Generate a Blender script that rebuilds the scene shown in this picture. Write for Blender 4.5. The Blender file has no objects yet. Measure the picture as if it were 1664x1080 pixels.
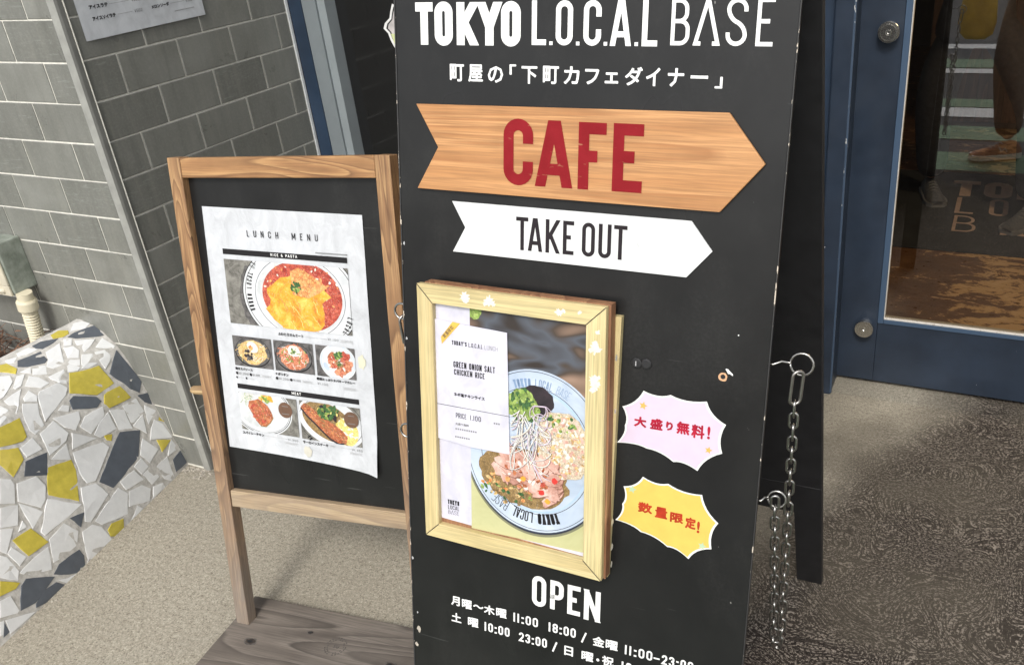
import bpy, bmesh, math, random
from mathutils import Vector, Matrix, geometry
R = math.radians
random.seed(11)
scene = bpy.context.scene
COL = scene.collection

# ---------------------------------------------------------------- camera
cam_data = bpy.data.cameras.new('camera')
cam = bpy.data.objects.new('camera', cam_data)
COL.objects.link(cam)
right = Vector((0.907187, 0.413883, -0.075585))
up = Vector((-0.133243, 0.453034, 0.881480))
back = Vector((0.399072, -0.789595, 0.466134))
cm = Matrix((right, up, back)).transposed().to_4x4()
cm.translation = Vector((0, 0, 1.6017))
cam.matrix_world = cm
cam_data.sensor_width = 36.0
cam_data.lens = 1431.9 * 36 / 1664
cam_data.shift_x = -0.0680
cam_data.shift_y = 0.0028
cam_data.clip_start = 0.02
cam_data.clip_end = 3000
scene.camera = cam

# ---------------------------------------------------------------- daylight
SUN_EL, SUN_AZ = R(47), R(168)      # azimuth of the sun, clockwise from +Y
world = bpy.data.worlds.new('World')
scene.world = world
world.use_nodes = True
wn = world.node_tree
bg = wn.nodes['Background']
sky = wn.nodes.new('ShaderNodeTexSky')
sky.sky_type = 'NISHITA'
sky.sun_disc = False
sky.sun_elevation = SUN_EL
sky.sun_rotation = SUN_AZ
sky.air_density = 1.0
sky.dust_density = 3.0
hsv = wn.nodes.new('ShaderNodeHueSaturation')
hsv.inputs['Saturation'].default_value = 0.30
wn.links.new(sky.outputs[0], hsv.inputs['Color'])
wn.links.new(hsv.outputs[0], bg.inputs['Color'])
bg.inputs['Strength'].default_value = 0.15
sun_data = bpy.data.lights.new('sun', 'SUN')
sun_data.energy = 1.05
sun_data.angle = R(13)
sun_data.color = (1.0, 0.965, 0.91)
sun = bpy.data.objects.new('sun', sun_data)
COL.objects.link(sun)
sd = Vector((math.sin(SUN_AZ) * math.cos(SUN_EL), math.cos(SUN_AZ) * math.cos(SUN_EL), math.sin(SUN_EL)))
sun.rotation_euler = sd.to_track_quat('Z', 'Y').to_euler()
scene.view_settings.view_transform = 'Standard'
scene.view_settings.look = 'None'
scene.view_settings.gamma = 1.0
scene.view_settings.exposure = 0.66
scene.view_settings.use_curve_mapping = False
scene.cycles.max_bounces = 8
scene.cycles.transparent_max_bounces = 12
scene.cycles.use_denoising = True

# ---------------------------------------------------------------- material helpers
class NB:
    def __init__(s, name, rough=0.6, metal=0.0, spec=0.5):
        s.m = bpy.data.materials.new(name)
        s.m.use_nodes = True
        s.t = s.m.node_tree
        s.b = s.t.nodes['Principled BSDF']
        s.b.inputs['Roughness'].default_value = rough
        s.b.inputs['Metallic'].default_value = metal
        s.b.inputs['Specular IOR Level'].default_value = spec
        s.tc = s.t.nodes.new('ShaderNodeTexCoord')
        s._oi = None
    def n(s, typ, **kw):
        nd = s.t.nodes.new(typ)
        for k, v in kw.items():
            if hasattr(nd, k): setattr(nd, k, v)
        return nd
    def put(s, sock, v):
        if hasattr(v, 'is_output'): s.t.links.new(v, sock)
        else: sock.default_value = v
    def world(s):
        g = s.n('ShaderNodeNewGeometry'); return g.outputs['Position']
    def obj(s): return s.tc.outputs['Object']
    def rnd(s):
        if s._oi is None: s._oi = s.n('ShaderNodeObjectInfo')
        return s._oi.outputs['Random']
    def map(s, v, scale=(1, 1, 1), loc=(0, 0, 0), rot=(0, 0, 0)):
        m = s.n('ShaderNodeMapping'); s.put(m.inputs['Vector'], v)
        m.inputs['Scale'].default_value = scale; m.inputs['Location'].default_value = loc; m.inputs['Rotation'].default_value = rot
        return m.outputs[0]
    def noise(s, v, scale, detail=4, rough=0.55, dist=0.0, col=False):
        k = s.n('ShaderNodeTexNoise'); s.put(k.inputs['Vector'], v)
        k.inputs['Scale'].default_value = scale; k.inputs['Detail'].default_value = detail
        k.inputs['Roughness'].default_value = rough; k.inputs['Distortion'].default_value = dist
        return k.outputs['Color' if col else 'Fac']
    def voro(s, v, scale, feature='F1', out='Distance'):
        k = s.n('ShaderNodeTexVoronoi', feature=feature); s.put(k.inputs['Vector'], v)
        k.inputs['Scale'].default_value = scale
        return k.outputs[out]
    def math(s, op, a, b=0.0, clamp=False):
        k = s.n('ShaderNodeMath', operation=op); k.use_clamp = clamp
        s.put(k.inputs[0], a); s.put(k.inputs[1], b); return k.outputs[0]
    def ramp(s, v, stops, interp='LINEAR'):
        k = s.n('ShaderNodeValToRGB'); s.put(k.inputs[0], v)
        cr = k.color_ramp; cr.interpolation = interp
        while len(cr.elements) < len(stops): cr.elements.new(0.5)
        for e, (p, c) in zip(cr.elements, stops):
            e.position = p
            e.color = (c, c, c, 1) if isinstance(c, (int, float)) else (*c, 1)
        return k.outputs['Color']
    def mix(s, f, a, b, mode='MIX'):
        k = s.n('ShaderNodeMix', data_type='RGBA', blend_type=mode)
        s.put(k.inputs[0], f)
        for i, v in ((6, a), (7, b)):
            if isinstance(v, tuple): v = (*v[:3], 1)
            s.put(k.inputs[i], v)
        return k.outputs[2]
    def add3(s, a, b):
        k = s.n('ShaderNodeVectorMath', operation='ADD'); s.put(k.inputs[0], a); s.put(k.inputs[1], b); return k.outputs[0]
    def sep(s, v):
        k = s.n('ShaderNodeSeparateXYZ'); s.put(k.inputs[0], v); return k.outputs
    def comb(s, x, y, z=0.0):
        k = s.n('ShaderNodeCombineXYZ'); s.put(k.inputs[0], x); s.put(k.inputs[1], y); s.put(k.inputs[2], z); return k.outputs[0]
    def color(s, v):
        if isinstance(v, tuple): v = (*v[:3], 1)
        s.put(s.b.inputs['Base Color'], v); return s
    def rough(s, v): s.put(s.b.inputs['Roughness'], v); return s
    def bump(s, h, strength=0.3, dist=0.002):
        k = s.n('ShaderNodeBump'); s.put(k.inputs['Height'], h)
        k.inputs['Strength'].default_value = strength; k.inputs['Distance'].default_value = dist
        s.t.links.new(k.outputs[0], s.b.inputs['Normal']); return s

def plain(name, c, rough=0.6, var=0.12, scale=30, metal=0.0, bump=0.0, coat=0.0, spec=0.5):
    b = NB(name, rough, metal, spec)
    nz = b.noise(b.obj(), scale, 4)
    lo = tuple(x * (1 - var) for x in c); hi = tuple(min(1, x * (1 + var)) for x in c)
    b.color(b.ramp(nz, [(0.3, lo), (0.7, hi)]))
    if bump: b.bump(nz, bump)
    if coat:
        b.b.inputs['Coat Weight'].default_value = coat; b.b.inputs['Coat Roughness'].default_value = 0.15
    return b.m

def wood(name, light, mid, dark, axis='X', grain=9.0, rough=0.6, weather=None, stretch=14.0, knots=0.0, bands=26.0):
    b = NB(name, rough)
    along = {'X': 0, 'Y': 1, 'Z': 2}[axis]
    sc = [1.0, 1.0, 1.0]; sc[along] = 1.0 / stretch
    v = b.add3(b.obj(), b.comb(b.math('MULTIPLY', b.rnd(), 3.1), b.math('MULTIPLY', b.rnd(), 5.7), b.math('MULTIPLY', b.rnd(), 2.3)))
    m = b.map(v, tuple(sc))
    big = b.noise(m, grain, 2, 0.5, 0.6)
    ring = b.math('FRACT', b.math('MULTIPLY', big, bands))
    ringc = b.ramp(ring, [(0.0, light), (0.40, mid), (0.74, tuple((x + y) / 2 for x, y in zip(mid, dark))), (0.90, dark), (1.0, light)])
    sc2 = [1.0, 1.0, 1.0]; sc2[along] = 1.0 / 40
    fine = b.noise(b.map(v, tuple(sc2)), 420, 3, 0.6)
    c = b.mix(b.ramp(fine, [(0.38, 0.0), (0.64, 0.75)]), ringc, tuple(x * 0.55 for x in mid))
    blot = b.noise(v, 9, 3)
    c = b.mix(b.ramp(blot, [(0.35, 0.0), (0.75, 0.35)]), c, tuple(x * 1.15 for x in light))
    if weather:
        zlo, zhi, wc = weather
        z = b.sep(b.obj())[2]
        f = b.math('SUBTRACT', 1.0, b.math('DIVIDE', b.math('SUBTRACT', z, zlo), zhi - zlo), clamp=True)
        f = b.math('MULTIPLY', f, b.ramp(b.noise(v, 14, 3), [(0.3, 0.75), (0.7, 1.0)]), clamp=True)
        c = b.mix(f, c, b.mix(b.ramp(fine, [(0.3, 0.0), (0.7, 1.0)]), wc, tuple(x * 0.6 for x in wc)))
    b.color(c)
    b.bump(b.math('ADD', b.math('MULTIPLY', fine, 0.5), b.math('MULTIPLY', ring, 0.3)), 0.35, 0.0012)
    return b.m

# ---------------------------------------------------------------- mesh helpers
class MB:
    """collects faces with material slots, links them as ONE mesh object"""
    def __init__(s): s.v = []; s.f = []; s.mi = []; s.mats = []
    def slot(s, m):
        if m not in s.mats: s.mats.append(m)
        return s.mats.index(m)
    def add(s, vs, fs, m):
        o = len(s.v); s.v += [tuple(p) for p in vs]; k = s.slot(m)
        for f in fs: s.f.append([i + o for i in f]); s.mi.append(k)
        return s
    def box(s, x0, x1, y0, y1, z0, z1, m, M=None):
        vs = [Vector((x, y, z)) for x in (x0, x1) for y in (y0, y1) for z in (z0, z1)]
        if M: vs = [M @ p for p in vs]
        return s.add(vs, [(0, 1, 3, 2), (4, 6, 7, 5), (0, 4, 5, 1), (2, 3, 7, 6), (0, 2, 6, 4), (1, 5, 7, 3)], m)
    def tri(s, poly):
        return geometry.tessellate_polygon([[Vector((p[0], p[1], 0)) for p in poly]])
    def flat(s, poly, y, m):
        if len(poly) < 3: return s
        return s.add([(p[0], y, p[1]) for p in poly], [tuple(t) for t in s.tri(poly)], m)
    def prism(s, poly, y0, y1, m, side=None):
        n = len(poly)
        ts = [tuple(t) for t in s.tri(poly)]
        s.add([(p[0], y0, p[1]) for p in poly], ts, m)
        s.add([(p[0], y1, p[1]) for p in poly], [t[::-1] for t in ts], m)
        vs = [(p[0], y0, p[1]) for p in poly] + [(p[0], y1, p[1]) for p in poly]
        return s.add(vs, [(i, (i + 1) % n, n + (i + 1) % n, n + i) for i in range(n)], side or m)
    def tube(s, path, r, m, n=10, closed=False, cap=True):
        path = [Vector(p) for p in path]; N = len(path)
        rs = r if isinstance(r, (list, tuple)) else [r] * N
        ref = Vector((0.13, 0.31, 0.94)).normalized(); vs = []; prev = None
        for i in range(N):
            a = path[(i - 1) % N] if (closed or i > 0) else path[i]
            c = path[(i + 1) % N] if (closed or i < N - 1) else path[i]
            d = (c - a).normalized()
            if prev is None:
                x = d.cross(ref)
                if x.length < 0.05: x = d.cross(Vector((1, 0, 0)))
            else: x = prev - d * prev.dot(d)
            x.normalize(); prev = x; y = d.cross(x)
            for k in range(n):
                t = 2 * math.pi * k / n
                vs.append(path[i] + (x * math.cos(t) + y * math.sin(t)) * rs[i])
        fs = []
        for i in range(N if closed else N - 1):
            j = (i + 1) % N
            off = 0
            if closed and j == 0:      # find best twist
                off = min(range(n), key=lambda o: (vs[i * n] - vs[(o) % n]).length)
            for k in range(n):
                fs.append((i * n + k, i * n + (k + 1) % n, j * n + (k + 1 + off) % n, j * n + (k + off) % n))
        if cap and not closed:
            fs.append(tuple(range(n))[::-1]); fs.append(tuple((N - 1) * n + k for k in range(n)))
        return s.add(vs, fs, m)
    def lathe(s, prof, m, M=None, n=28):
        """profile (r, h) revolved round local Z"""
        vs = []
        for r, h in prof:
            for k in range(n):
                t = 2 * math.pi * k / n; p = Vector((r * math.cos(t), r * math.sin(t), h)); vs.append(M @ p if M else p)
        fs = [(i * n + k, i * n + (k + 1) % n, (i + 1) * n + (k + 1) % n, (i + 1) * n + k) for i in range(len(prof) - 1) for k in range(n)]
        fs.append(tuple(range(n))[::-1]); fs.append(tuple((len(prof) - 1) * n + k for k in range(n)))
        return s.add(vs, fs, m)
    def mesh(s, name, smooth=False):
        me = bpy.data.meshes.new(name)
        me.from_pydata(s.v, [], s.f); me.update()
        for m in s.mats: me.materials.append(m)
        me.polygons.foreach_set('material_index', s.mi)
        me.polygons.foreach_set('use_smooth', [smooth] * len(me.polygons))
        me.update()
        return me
    def build(s, name, parent=None, smooth=False, bevel=0.0, recalc=True):
        me = s.mesh(name, smooth)
        if recalc and bevel:
            bm = bmesh.new(); bm.from_mesh(me); bmesh.ops.remove_doubles(bm, verts=bm.verts, dist=1e-6)
            bmesh.ops.recalc_face_normals(bm, faces=bm.faces); bm.to_mesh(me); bm.free()
        o = bpy.data.objects.new(name, me); COL.objects.link(o); o.parent = parent
        if bevel:
            b = o.modifiers.new('bevel', 'BEVEL'); b.width = bevel; b.segments = 2; b.limit_method = 'ANGLE'; b.angle_limit = R(40)
        return o

def tag(o, label=None, cat=None, group=None, kind=None):
    if label: o['label'] = label
    if cat: o['category'] = cat
    if group: o['group'] = group
    if kind: o['kind'] = kind
    return o
def empty(name, loc=(0, 0, 0), axes=None):
    o = bpy.data.objects.new(name, None); COL.objects.link(o)
    o.empty_display_size = 0.1
    if axes:
        m = Matrix([Vector(a) for a in axes]).transposed().to_4x4(); m.translation = Vector(loc); o.matrix_world = m
    else: o.location = loc
    return o
def inst(name, me, parent=None, loc=None, mat4=None):
    o = bpy.data.objects.new(name, me); COL.objects.link(o); o.parent = parent
    if mat4 is not None: o.matrix_basis = mat4
    elif loc is not None: o.location = loc
    return o

def clip(poly, x0, x1, z0, z1):
    def cut(p, ax, lim, sgn):
        out = []
        for i in range(len(p)):
            a, b = p[i - 1], p[i]
            ia, ib = sgn * (a[ax] - lim) >= 0, sgn * (b[ax] - lim) >= 0
            if ia != ib:
                t = (lim - a[ax]) / (b[ax] - a[ax]); out.append((a[0] + (b[0] - a[0]) * t, a[1] + (b[1] - a[1]) * t))
            if ib: out.append(b)
        return out
    for ax, lim, sg in ((0, x0, 1), (0, x1, -1), (1, z0, 1), (1, z1, -1)):
        if poly: poly = cut(poly, ax, lim, sg)
    return poly
def ellipse(cx, cz, rx, rz, n=48, a0=0, a1=360, rot=0):
    c, s = math.cos(R(rot)), math.sin(R(rot)); out = []
    full = abs(a1 - a0) >= 360
    for i in range(n if full else n + 1):
        t = R(a0 + (a1 - a0) * i / n); x, z = rx * math.cos(t), rz * math.sin(t)
        out.append((cx + x * c - z * s, cz + x * s + z * c))
    return out
def blob(cx, cz, r, n=14, jag=0.25, sx=1.0, sz=1.0, rot=None, rng=random):
    rot = rng.uniform(0, 6.28) if rot is None else R(rot); c, s = math.cos(rot), math.sin(rot); out = []
    for i in range(n):
        t = 2 * math.pi * i / n; q = r * (1 + rng.uniform(-jag, jag)); x, z = q * math.cos(t) * sx, q * math.sin(t) * sz
        out.append((cx + x * c - z * s, cz + x * s + z * c))
    return out

# ---------------------------------------------------------------- lettering: condensed stroke capitals
GL = {  # strokes on a unit cell; third value 1 = rounded corner; 'c' closed
 'A': (1.0, [[(0, 0), (.42, 1)], [(1, 0), (.58, 1)], [(.2, .22), (.8, .22)]]),
 'B': (.95, [[(0, 0), (0, 1), (.9, 1, 1), (.9, .52, 1), (0, .52)], [(0, .52), (1, .52, 1), (1, 0, 1), (0, 0)]]),
 'C': (.95, [[(1, .66), (1, 1, 1), (0, 1, 1), (0, 0, 1), (1, 0, 1), (1, .34)]]),
 'D': (.95, [['c', (0, 0), (0, 1), (1, 1, 1), (1, 0, 1)]]),
 'E': (.8, [[(1, 1), (0, 1), (0, 0), (1, 0)], [(0, .52), (.85, .52)]]),
 'F': (.78, [[(1, 1), (0, 1), (0, 0)], [(0, .5), (.82, .5)]]),
 'G': (.95, [[(1, .68), (1, 1, 1), (0, 1, 1), (0, 0, 1), (1, 0, 1), (1, .46), (.55, .46)]]),
 'H': (.95, [[(0, 0), (0, 1)], [(1, 0), (1, 1)], [(0, .5), (1, .5)]]),
 'I': (.0, [[(0, 0), (0, 1)]]), '1': (.0, [[(0, 0), (0, 1)]]),
 'K': (1.0, [[(0, 0), (0, 1)], [(1, 1), (.1, .42)], [(.3, .55), (1, 0)]]),
 'L': (.75, [[(0, 1), (0, 0), (1, 0)]]),
 'M': (1.25, [[(0, 0), (0, 1)], [(1, 0), (1, 1)], [(0, 1), (.5, .2)], [(1, 1), (.5, .2)]]),
 'N': (.98, [[(0, 0), (0, 1)], [(1, 0), (1, 1)], [(.02, 1), (.98, 0)]]),
 'O': (.95, [['c', (0, 0, 1), (0, 1, 1), (1, 1, 1), (1, 0, 1)]]), '0': (.9, [['c', (0, 0, 1), (0, 1, 1), (1, 1, 1), (1, 0, 1)]]),
 'P': (.92, [[(0, 0), (0, 1), (1, 1, 1), (1, .42, 1), (0, .42)]]),
 'R': (.95, [[(0, 0), (0, 1), (1, 1, 1), (1, .48, 1), (0, .48)], [(.55, .48), (1, 0)]]),
 'S': (.92, [[(1, .74), (1, 1, 1), (0, 1, 1), (0, .6, 1), (1, .4, 1), (1, 0, 1), (0, 0, 1), (0, .26)]]),
 'T': (.9, [[(0, 1), (1, 1)], [(.5, 1), (.5, 0)]]),
 'U': (.95, [[(0, 1), (0, 0, 1), (1, 0, 1), (1, 1)]]),
 'Y': (1.0, [[(0, 1), (.5, .42), (.5, 0)], [(1, 1), (.5, .42)]]),
 '&': (1.0, [[(1, 0), (.1, .75), (.1, 1, 1), (.7, 1, 1), (.7, .7), (0, .35), (0, 0, 1), (.8, 0, 1), (1, .4)]]),
 '2': (.9, [[(0, .72), (0, 1, 1), (1, 1, 1), (1, .6), (0, 0), (1, 0)]]),
 '3': (.9, [[(0, .75), (0, 1, 1), (1, 1, 1), (1, .53, 1), (.35, .53)], [(.35, .53), (1, .53, 1), (1, 0, 1), (0, 0, 1), (0, .25)]]),
 '4': (.9, [[(.8, 0), (.8, 1), (0, .3), (1, .3)]]),
 '5': (.9, [[(1, 1), (0, 1), (0, .55), (1, .6, 1), (1, 0, 1), (0, 0, 1), (0, .22)]]),
 '8': (.9, [['c', (0, .53, 1), (0, 1, 1), (1, 1, 1), (1, .53, 1)], ['c', (0, 0, 1), (0, .53, 1), (1, .53, 1), (1, 0, 1)]]),
 'V': (1.0, [[(0, 1), (.46, 0)], [(1, 1), (.54, 0)]]), 'W': (1.3, [[(0, 1), (.25, 0)], [(.25, 0), (.5, 1)], [(.5, 1), (.75, 0)], [(.75, 0), (1, 1)]]),
 '/': (.75, [[(0, -.02), (1, 1.02)]]), '-': (.7, [[(0, .42), (1, .42)]]),
 "'": (.0, [[(0, .75), (0, 1.0)]]), '¥': (.95, [[(0, 1), (.5, .5), (.5, 0)], [(1, 1), (.5, .5)], [(.1, .42), (.9, .42)], [(.1, .2), (.9, .2)]]),
 '^': (1.0, [[(0, 0), (.48, 1)], [(1, 0), (.52, 1)], [(.03, 0), (.24, 0)], [(.97, 0), (.76, 0)]]),
}
def fillet(pts, closed, rx, rz):
    out = []; n = len(pts)
    for i, p in enumerate(pts):
        rd = len(p) > 2 and p[2]
        if not rd or (not closed and i in (0, n - 1)): out.append((p[0], p[1])); continue
        a, b = pts[(i - 1) % n], pts[(i + 1) % n]
        def cut(q):
            dx, dz = q[0] - p[0], q[1] - p[1]; L = math.hypot(dx, dz) or 1
            rr = rx if abs(dx) > abs(dz) else rz
            k = min(rr, L * 0.5 if (len(q) > 2 and q[2]) else L * 0.95)
            return (p[0] + dx / L * k, p[1] + dz / L * k)
        A, Bq = cut(a), cut(b)
        for j in range(7):
            t = j / 6; w = 1 - t   # quarter-circle like rational curve
            k = math.sqrt(2) / 2; den = w * w + 2 * w * t * k + t * t
            out.append(((w * w * A[0] + 2 * w * t * k * p[0] + t * t * Bq[0]) / den, (w * w * A[1] + 2 * w * t * k * p[1] + t * t * Bq[1]) / den))
    res = []
    for q in out:
        if not res or math.hypot(q[0] - res[-1][0], q[1] - res[-1][1]) > 1e-6: res.append(q)
    if closed and math.hypot(res[0][0] - res[-1][0], res[0][1] - res[-1][1]) < 1e-6: res.pop()
    return res
def stroke(mb, pts, closed, sw, y, m, xf=None, caps=(None, None)):
    n = len(pts); L = []; Rr = []
    for i in range(n):
        p = Vector(pts[i][:2])
        a = Vector(pts[(i - 1) % n][:2]) if (closed or i > 0) else None
        b = Vector(pts[(i + 1) % n][:2]) if (closed or i < n - 1) else None
        d1 = (p - a).normalized() if a is not None else None; d2 = (b - p).normalized() if b is not None else None
        d1 = d1 or d2; d2 = d2 or d1
        n1 = Vector((-d1.y, d1.x)); n2 = Vector((-d2.y, d2.x)); mm = n1 + n2
        if mm.length < 1e-4: mm = n1
        mm.normalize(); k = min(1.0 / max(0.2, mm.dot(n1)), 2.6)
        L.append(p + mm * sw / 2 * k); Rr.append(p - mm * sw / 2 * k)
    for e, (i, j) in enumerate(((0, 1), (n - 1, n - 2))):
        if caps[e] is not None and not closed:
            d = (Vector(pts[i][:2]) - Vector(pts[j][:2])).normalized()
            for A in (L, Rr):
                A[i] = A[i] + d * ((caps[e] - A[i].y) / d.y)
    vs = [(q.x, q.y) for q in L + Rr]
    if xf: vs = [xf(*q) for q in vs]
    mb.add([(q[0], y, q[1]) for q in vs], [(i, (i + 1) % n, n + (i + 1) % n, n + i) for i in range(n if closed else n - 1)], m)
def glyph(mb, ch, x0, x1, z0, z1, sw, y, m, xf=None):
    """fills the cell x0..x1, z0..z1 (outer edges) with one letter"""
    wd, strokes = GL[ch]; k = 0
    for st in strokes:
        closed = st[0] == 'c'; st = st[1:] if closed else st
        W = max(0.0, x1 - x0 - sw); H = z1 - z0 - sw
        pts = [(x0 + sw / 2 + p[0] * W, z0 + sw / 2 + p[1] * H) + ((1,) if len(p) > 2 else ()) for p in st]
        caps = [None, None]
        if not closed:
            for e, (i, j) in enumerate(((0, 1), (-1, -2))):
                dx, dz = pts[i][0] - pts[j][0], pts[i][1] - pts[j][1]
                if abs(dz) > abs(dx) * .6 and st[i][1] in (0, 1): caps[e] = z0 if st[i][1] == 0 else z1
                elif abs(dx) > abs(dz) and st[i][0] in (0, 1): pts[i] = (pts[i][0] + math.copysign(sw / 2, dx), pts[i][1])
        rr = min((x1 - x0 - sw) / 2, (z1 - z0) * 0.35)
        stroke(mb, fillet(pts, closed, rr, rr), closed, sw, y - k * 4e-5, m, xf, caps)
        k += 1
def text(mb, s, x0, x1, z0, z1, sw, y, m, wide=0.42, gap=0.11, space=0.26, xf=None):
    """s fitted between x0 and x1; wide / gap / space are fractions of the cap height"""
    H = z1 - z0; adv = []
    for ch in s:
        if ch == ' ': adv.append(space * H)
        elif ch in '.,:': adv.append(sw * 1.05)
        else: adv.append(max(GL[ch][0] * wide * H, sw))
    tot = sum(adv) + gap * H * (len(s) - 1); k = (x1 - x0) / tot; x = x0
    for i, ch in enumerate(s):
        w = adv[i] * k
        if ch == ' ': pass
        elif ch in '.,:':
            mb.add([(q[0], y, q[1]) for q in [(xf(*t) if xf else t) for t in ((x, z0), (x + w, z0), (x + w, z0 + sw), (x, z0 + sw))]], [(0, 1, 2, 3)], m)
            if ch == ':': mb.add([(q[0], y, q[1]) for q in [(xf(*t) if xf else t) for t in ((x, z0 + H * .55), (x + w, z0 + H * .55), (x + w, z0 + H * .55 + sw), (x, z0 + H * .55 + sw))]], [(0, 1, 2, 3)], m)
        else: glyph(mb, ch, x, x + w, z0, z1, min(sw, w if w > 0 else sw), y, m, xf)
        x += w + gap * H * k
_font = {}
def jp_mesh(s):
    if s not in _font:
        c = bpy.data.curves.new('print', 'FONT'); c.body = s; c.size = 1.0; c.resolution_u = 2
        o = bpy.data.objects.new('print', c); COL.objects.link(o)
        dg = bpy.context.evaluated_depsgraph_get()
        me = bpy.data.meshes.new_from_object(o.evaluated_get(dg))
        _font[s] = ([tuple(v.co)[:2] for v in me.vertices], [tuple(p.vertices) for p in me.polygons])
        bpy.data.objects.remove(o); bpy.data.curves.remove(c); bpy.data.meshes.remove(me)
    return _font[s]
def jp(mb, s, x0, x1, z0, z1, y, m, bold=0.0, xf=None):
    vs, fs = jp_mesh(s)
    if not vs: return
    a0 = min(v[0] for v in vs); a1 = max(v[0] for v in vs); b0 = min(v[1] for v in vs); b1 = max(v[1] for v in vs)
    bw = bold
    offs = [(0, 0)] if not bold else [(bw, 0), (-bw, 0), (0, bw), (0, -bw), (bw * .7, bw * .7), (-bw * .7, bw * .7), (bw * .7, -bw * .7), (-bw * .7, -bw * .7)]
    for k, (dx, dz) in enumerate(offs):
        pts = [(x0 + bw + (v[0] - a0) / (a1 - a0 or 1) * (x1 - x0 - 2 * bw) + dx, z0 + bw + (v[1] - b0) / (b1 - b0 or 1) * (z1 - z0 - 2 * bw) + dz) for v in vs]
        if xf: pts = [xf(*q) for q in pts]
        mb.add([(q[0], y - k * 1.5e-5, q[1]) for q in pts], fs, m)

# ---------------------------------------------------------------- materials
def concrete_mat():
    b = NB('concrete', 0.9, 0.0, 0.2)
    p = b.world(); xyz = b.sep(p)
    # grain of the surface
    warp = b.noise(p, 2.1, 2, 0.5, 0.0)
    warp2 = b.noise(b.map(p, loc=(7.3, 2.1, 0)), 2.1, 2, 0.5, 0.0)
    sw = b.noise(b.comb(b.math('MULTIPLY', warp, 290.0), b.math('MULTIPLY', warp2, 100.0), 0.0), 1.0, 3, 0.65)
    fib = b.noise(b.comb(b.math('MULTIPLY', warp2, 340.0), b.math('MULTIPLY', warp, 120.0), 3.0), 1.0, 2, 0.6)
    speck = b.noise(p, 240, 5, 0.8)
    speck2 = b.noise(p, 95, 4, 0.75)
    pit = b.voro(p, 95)
    big = b.noise(p, 3.0, 4, 0.55)
    dots = b.voro(p, 210)
    dcol = b.sep(b.voro(p, 210, 'F1', 'Color'))[0]
    light = b.ramp(b.math('ADD', b.math('MULTIPLY', speck, 0.6), b.math('MULTIPLY', speck2, 0.4)),
                   [(0.38, (0.11, 0.090, 0.065)), (0.45, (0.26, 0.235, 0.185)), (0.52, (0.36, 0.33, 0.265)), (0.62, (0.50, 0.465, 0.385))])
    light = b.mix(b.ramp(big, [(0.35, 0.0), (0.7, 0.4)]), light, (0.25, 0.225, 0.18))
    dm = b.ramp(dots, [(0.30, 1.0), (0.45, 0.0)])
    light = b.mix(b.math('MULTIPLY', dm, b.ramp(dcol, [(0.82, 0.0), (0.86, 0.55)])), light, (0.085, 0.070, 0.055))
    light = b.mix(b.math('MULTIPLY', dm, b.ramp(dcol, [(0.20, 0.45), (0.24, 0.0)])), light, (0.60, 0.55, 0.45))
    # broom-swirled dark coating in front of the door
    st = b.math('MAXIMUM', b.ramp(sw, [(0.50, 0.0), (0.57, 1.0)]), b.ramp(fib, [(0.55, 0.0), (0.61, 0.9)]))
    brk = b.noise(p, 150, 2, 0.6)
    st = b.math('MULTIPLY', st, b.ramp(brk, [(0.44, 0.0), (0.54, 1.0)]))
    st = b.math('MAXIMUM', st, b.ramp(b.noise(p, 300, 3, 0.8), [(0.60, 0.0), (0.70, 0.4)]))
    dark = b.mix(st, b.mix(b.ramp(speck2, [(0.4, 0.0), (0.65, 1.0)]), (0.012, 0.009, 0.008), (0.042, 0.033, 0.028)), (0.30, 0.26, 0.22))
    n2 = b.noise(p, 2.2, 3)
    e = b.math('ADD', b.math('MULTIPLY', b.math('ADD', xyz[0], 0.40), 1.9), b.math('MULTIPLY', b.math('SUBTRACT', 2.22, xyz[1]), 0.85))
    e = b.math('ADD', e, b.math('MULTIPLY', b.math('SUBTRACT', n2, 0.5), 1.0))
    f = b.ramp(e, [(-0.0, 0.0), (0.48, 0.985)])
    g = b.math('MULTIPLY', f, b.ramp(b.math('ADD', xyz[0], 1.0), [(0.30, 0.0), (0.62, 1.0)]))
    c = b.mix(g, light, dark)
    # fine crack-like pits
    c = b.mix(b.ramp(pit, [(0.03, 0.6), (0.10, 0.0)]), c, (0.10, 0.085, 0.065))
    # grime along the foot of the wall
    wl = b.math('MULTIPLY', b.ramp(b.math('SUBTRACT', 1.54, xyz[1]), [(0.0, 0.5), (0.05, 0.0)]), b.ramp(n2, [(0.4, 0.2), (0.6, 1.0)]))
    c = b.mix(wl, c, (0.12, 0.105, 0.08))
    b.color(c)
    b.bump(b.math('ADD', b.math('MULTIPLY', speck, 0.5), b.math('MULTIPLY', st, b.math('MULTIPLY', g, 0.8))), 0.6, 0.003)
    return b.m
CONC = concrete_mat()

def asphalt_mat():
    b = NB('asphalt', 0.9); p = b.world()
    b.color(b.ramp(b.noise(p, 160, 3, 0.7), [(0.3, 0.030), (0.7, 0.085)])); b.bump(b.noise(p, 160, 3), 0.5, 0.004); return b.m
ASPH = asphalt_mat()
PGREEN = plain('green_road_paint', (0.15, 0.235, 0.14), 0.8, 0.25, 40)
PWHITE = plain('white_road_paint', (0.70, 0.70, 0.68), 0.8, 0.15, 60)

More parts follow.
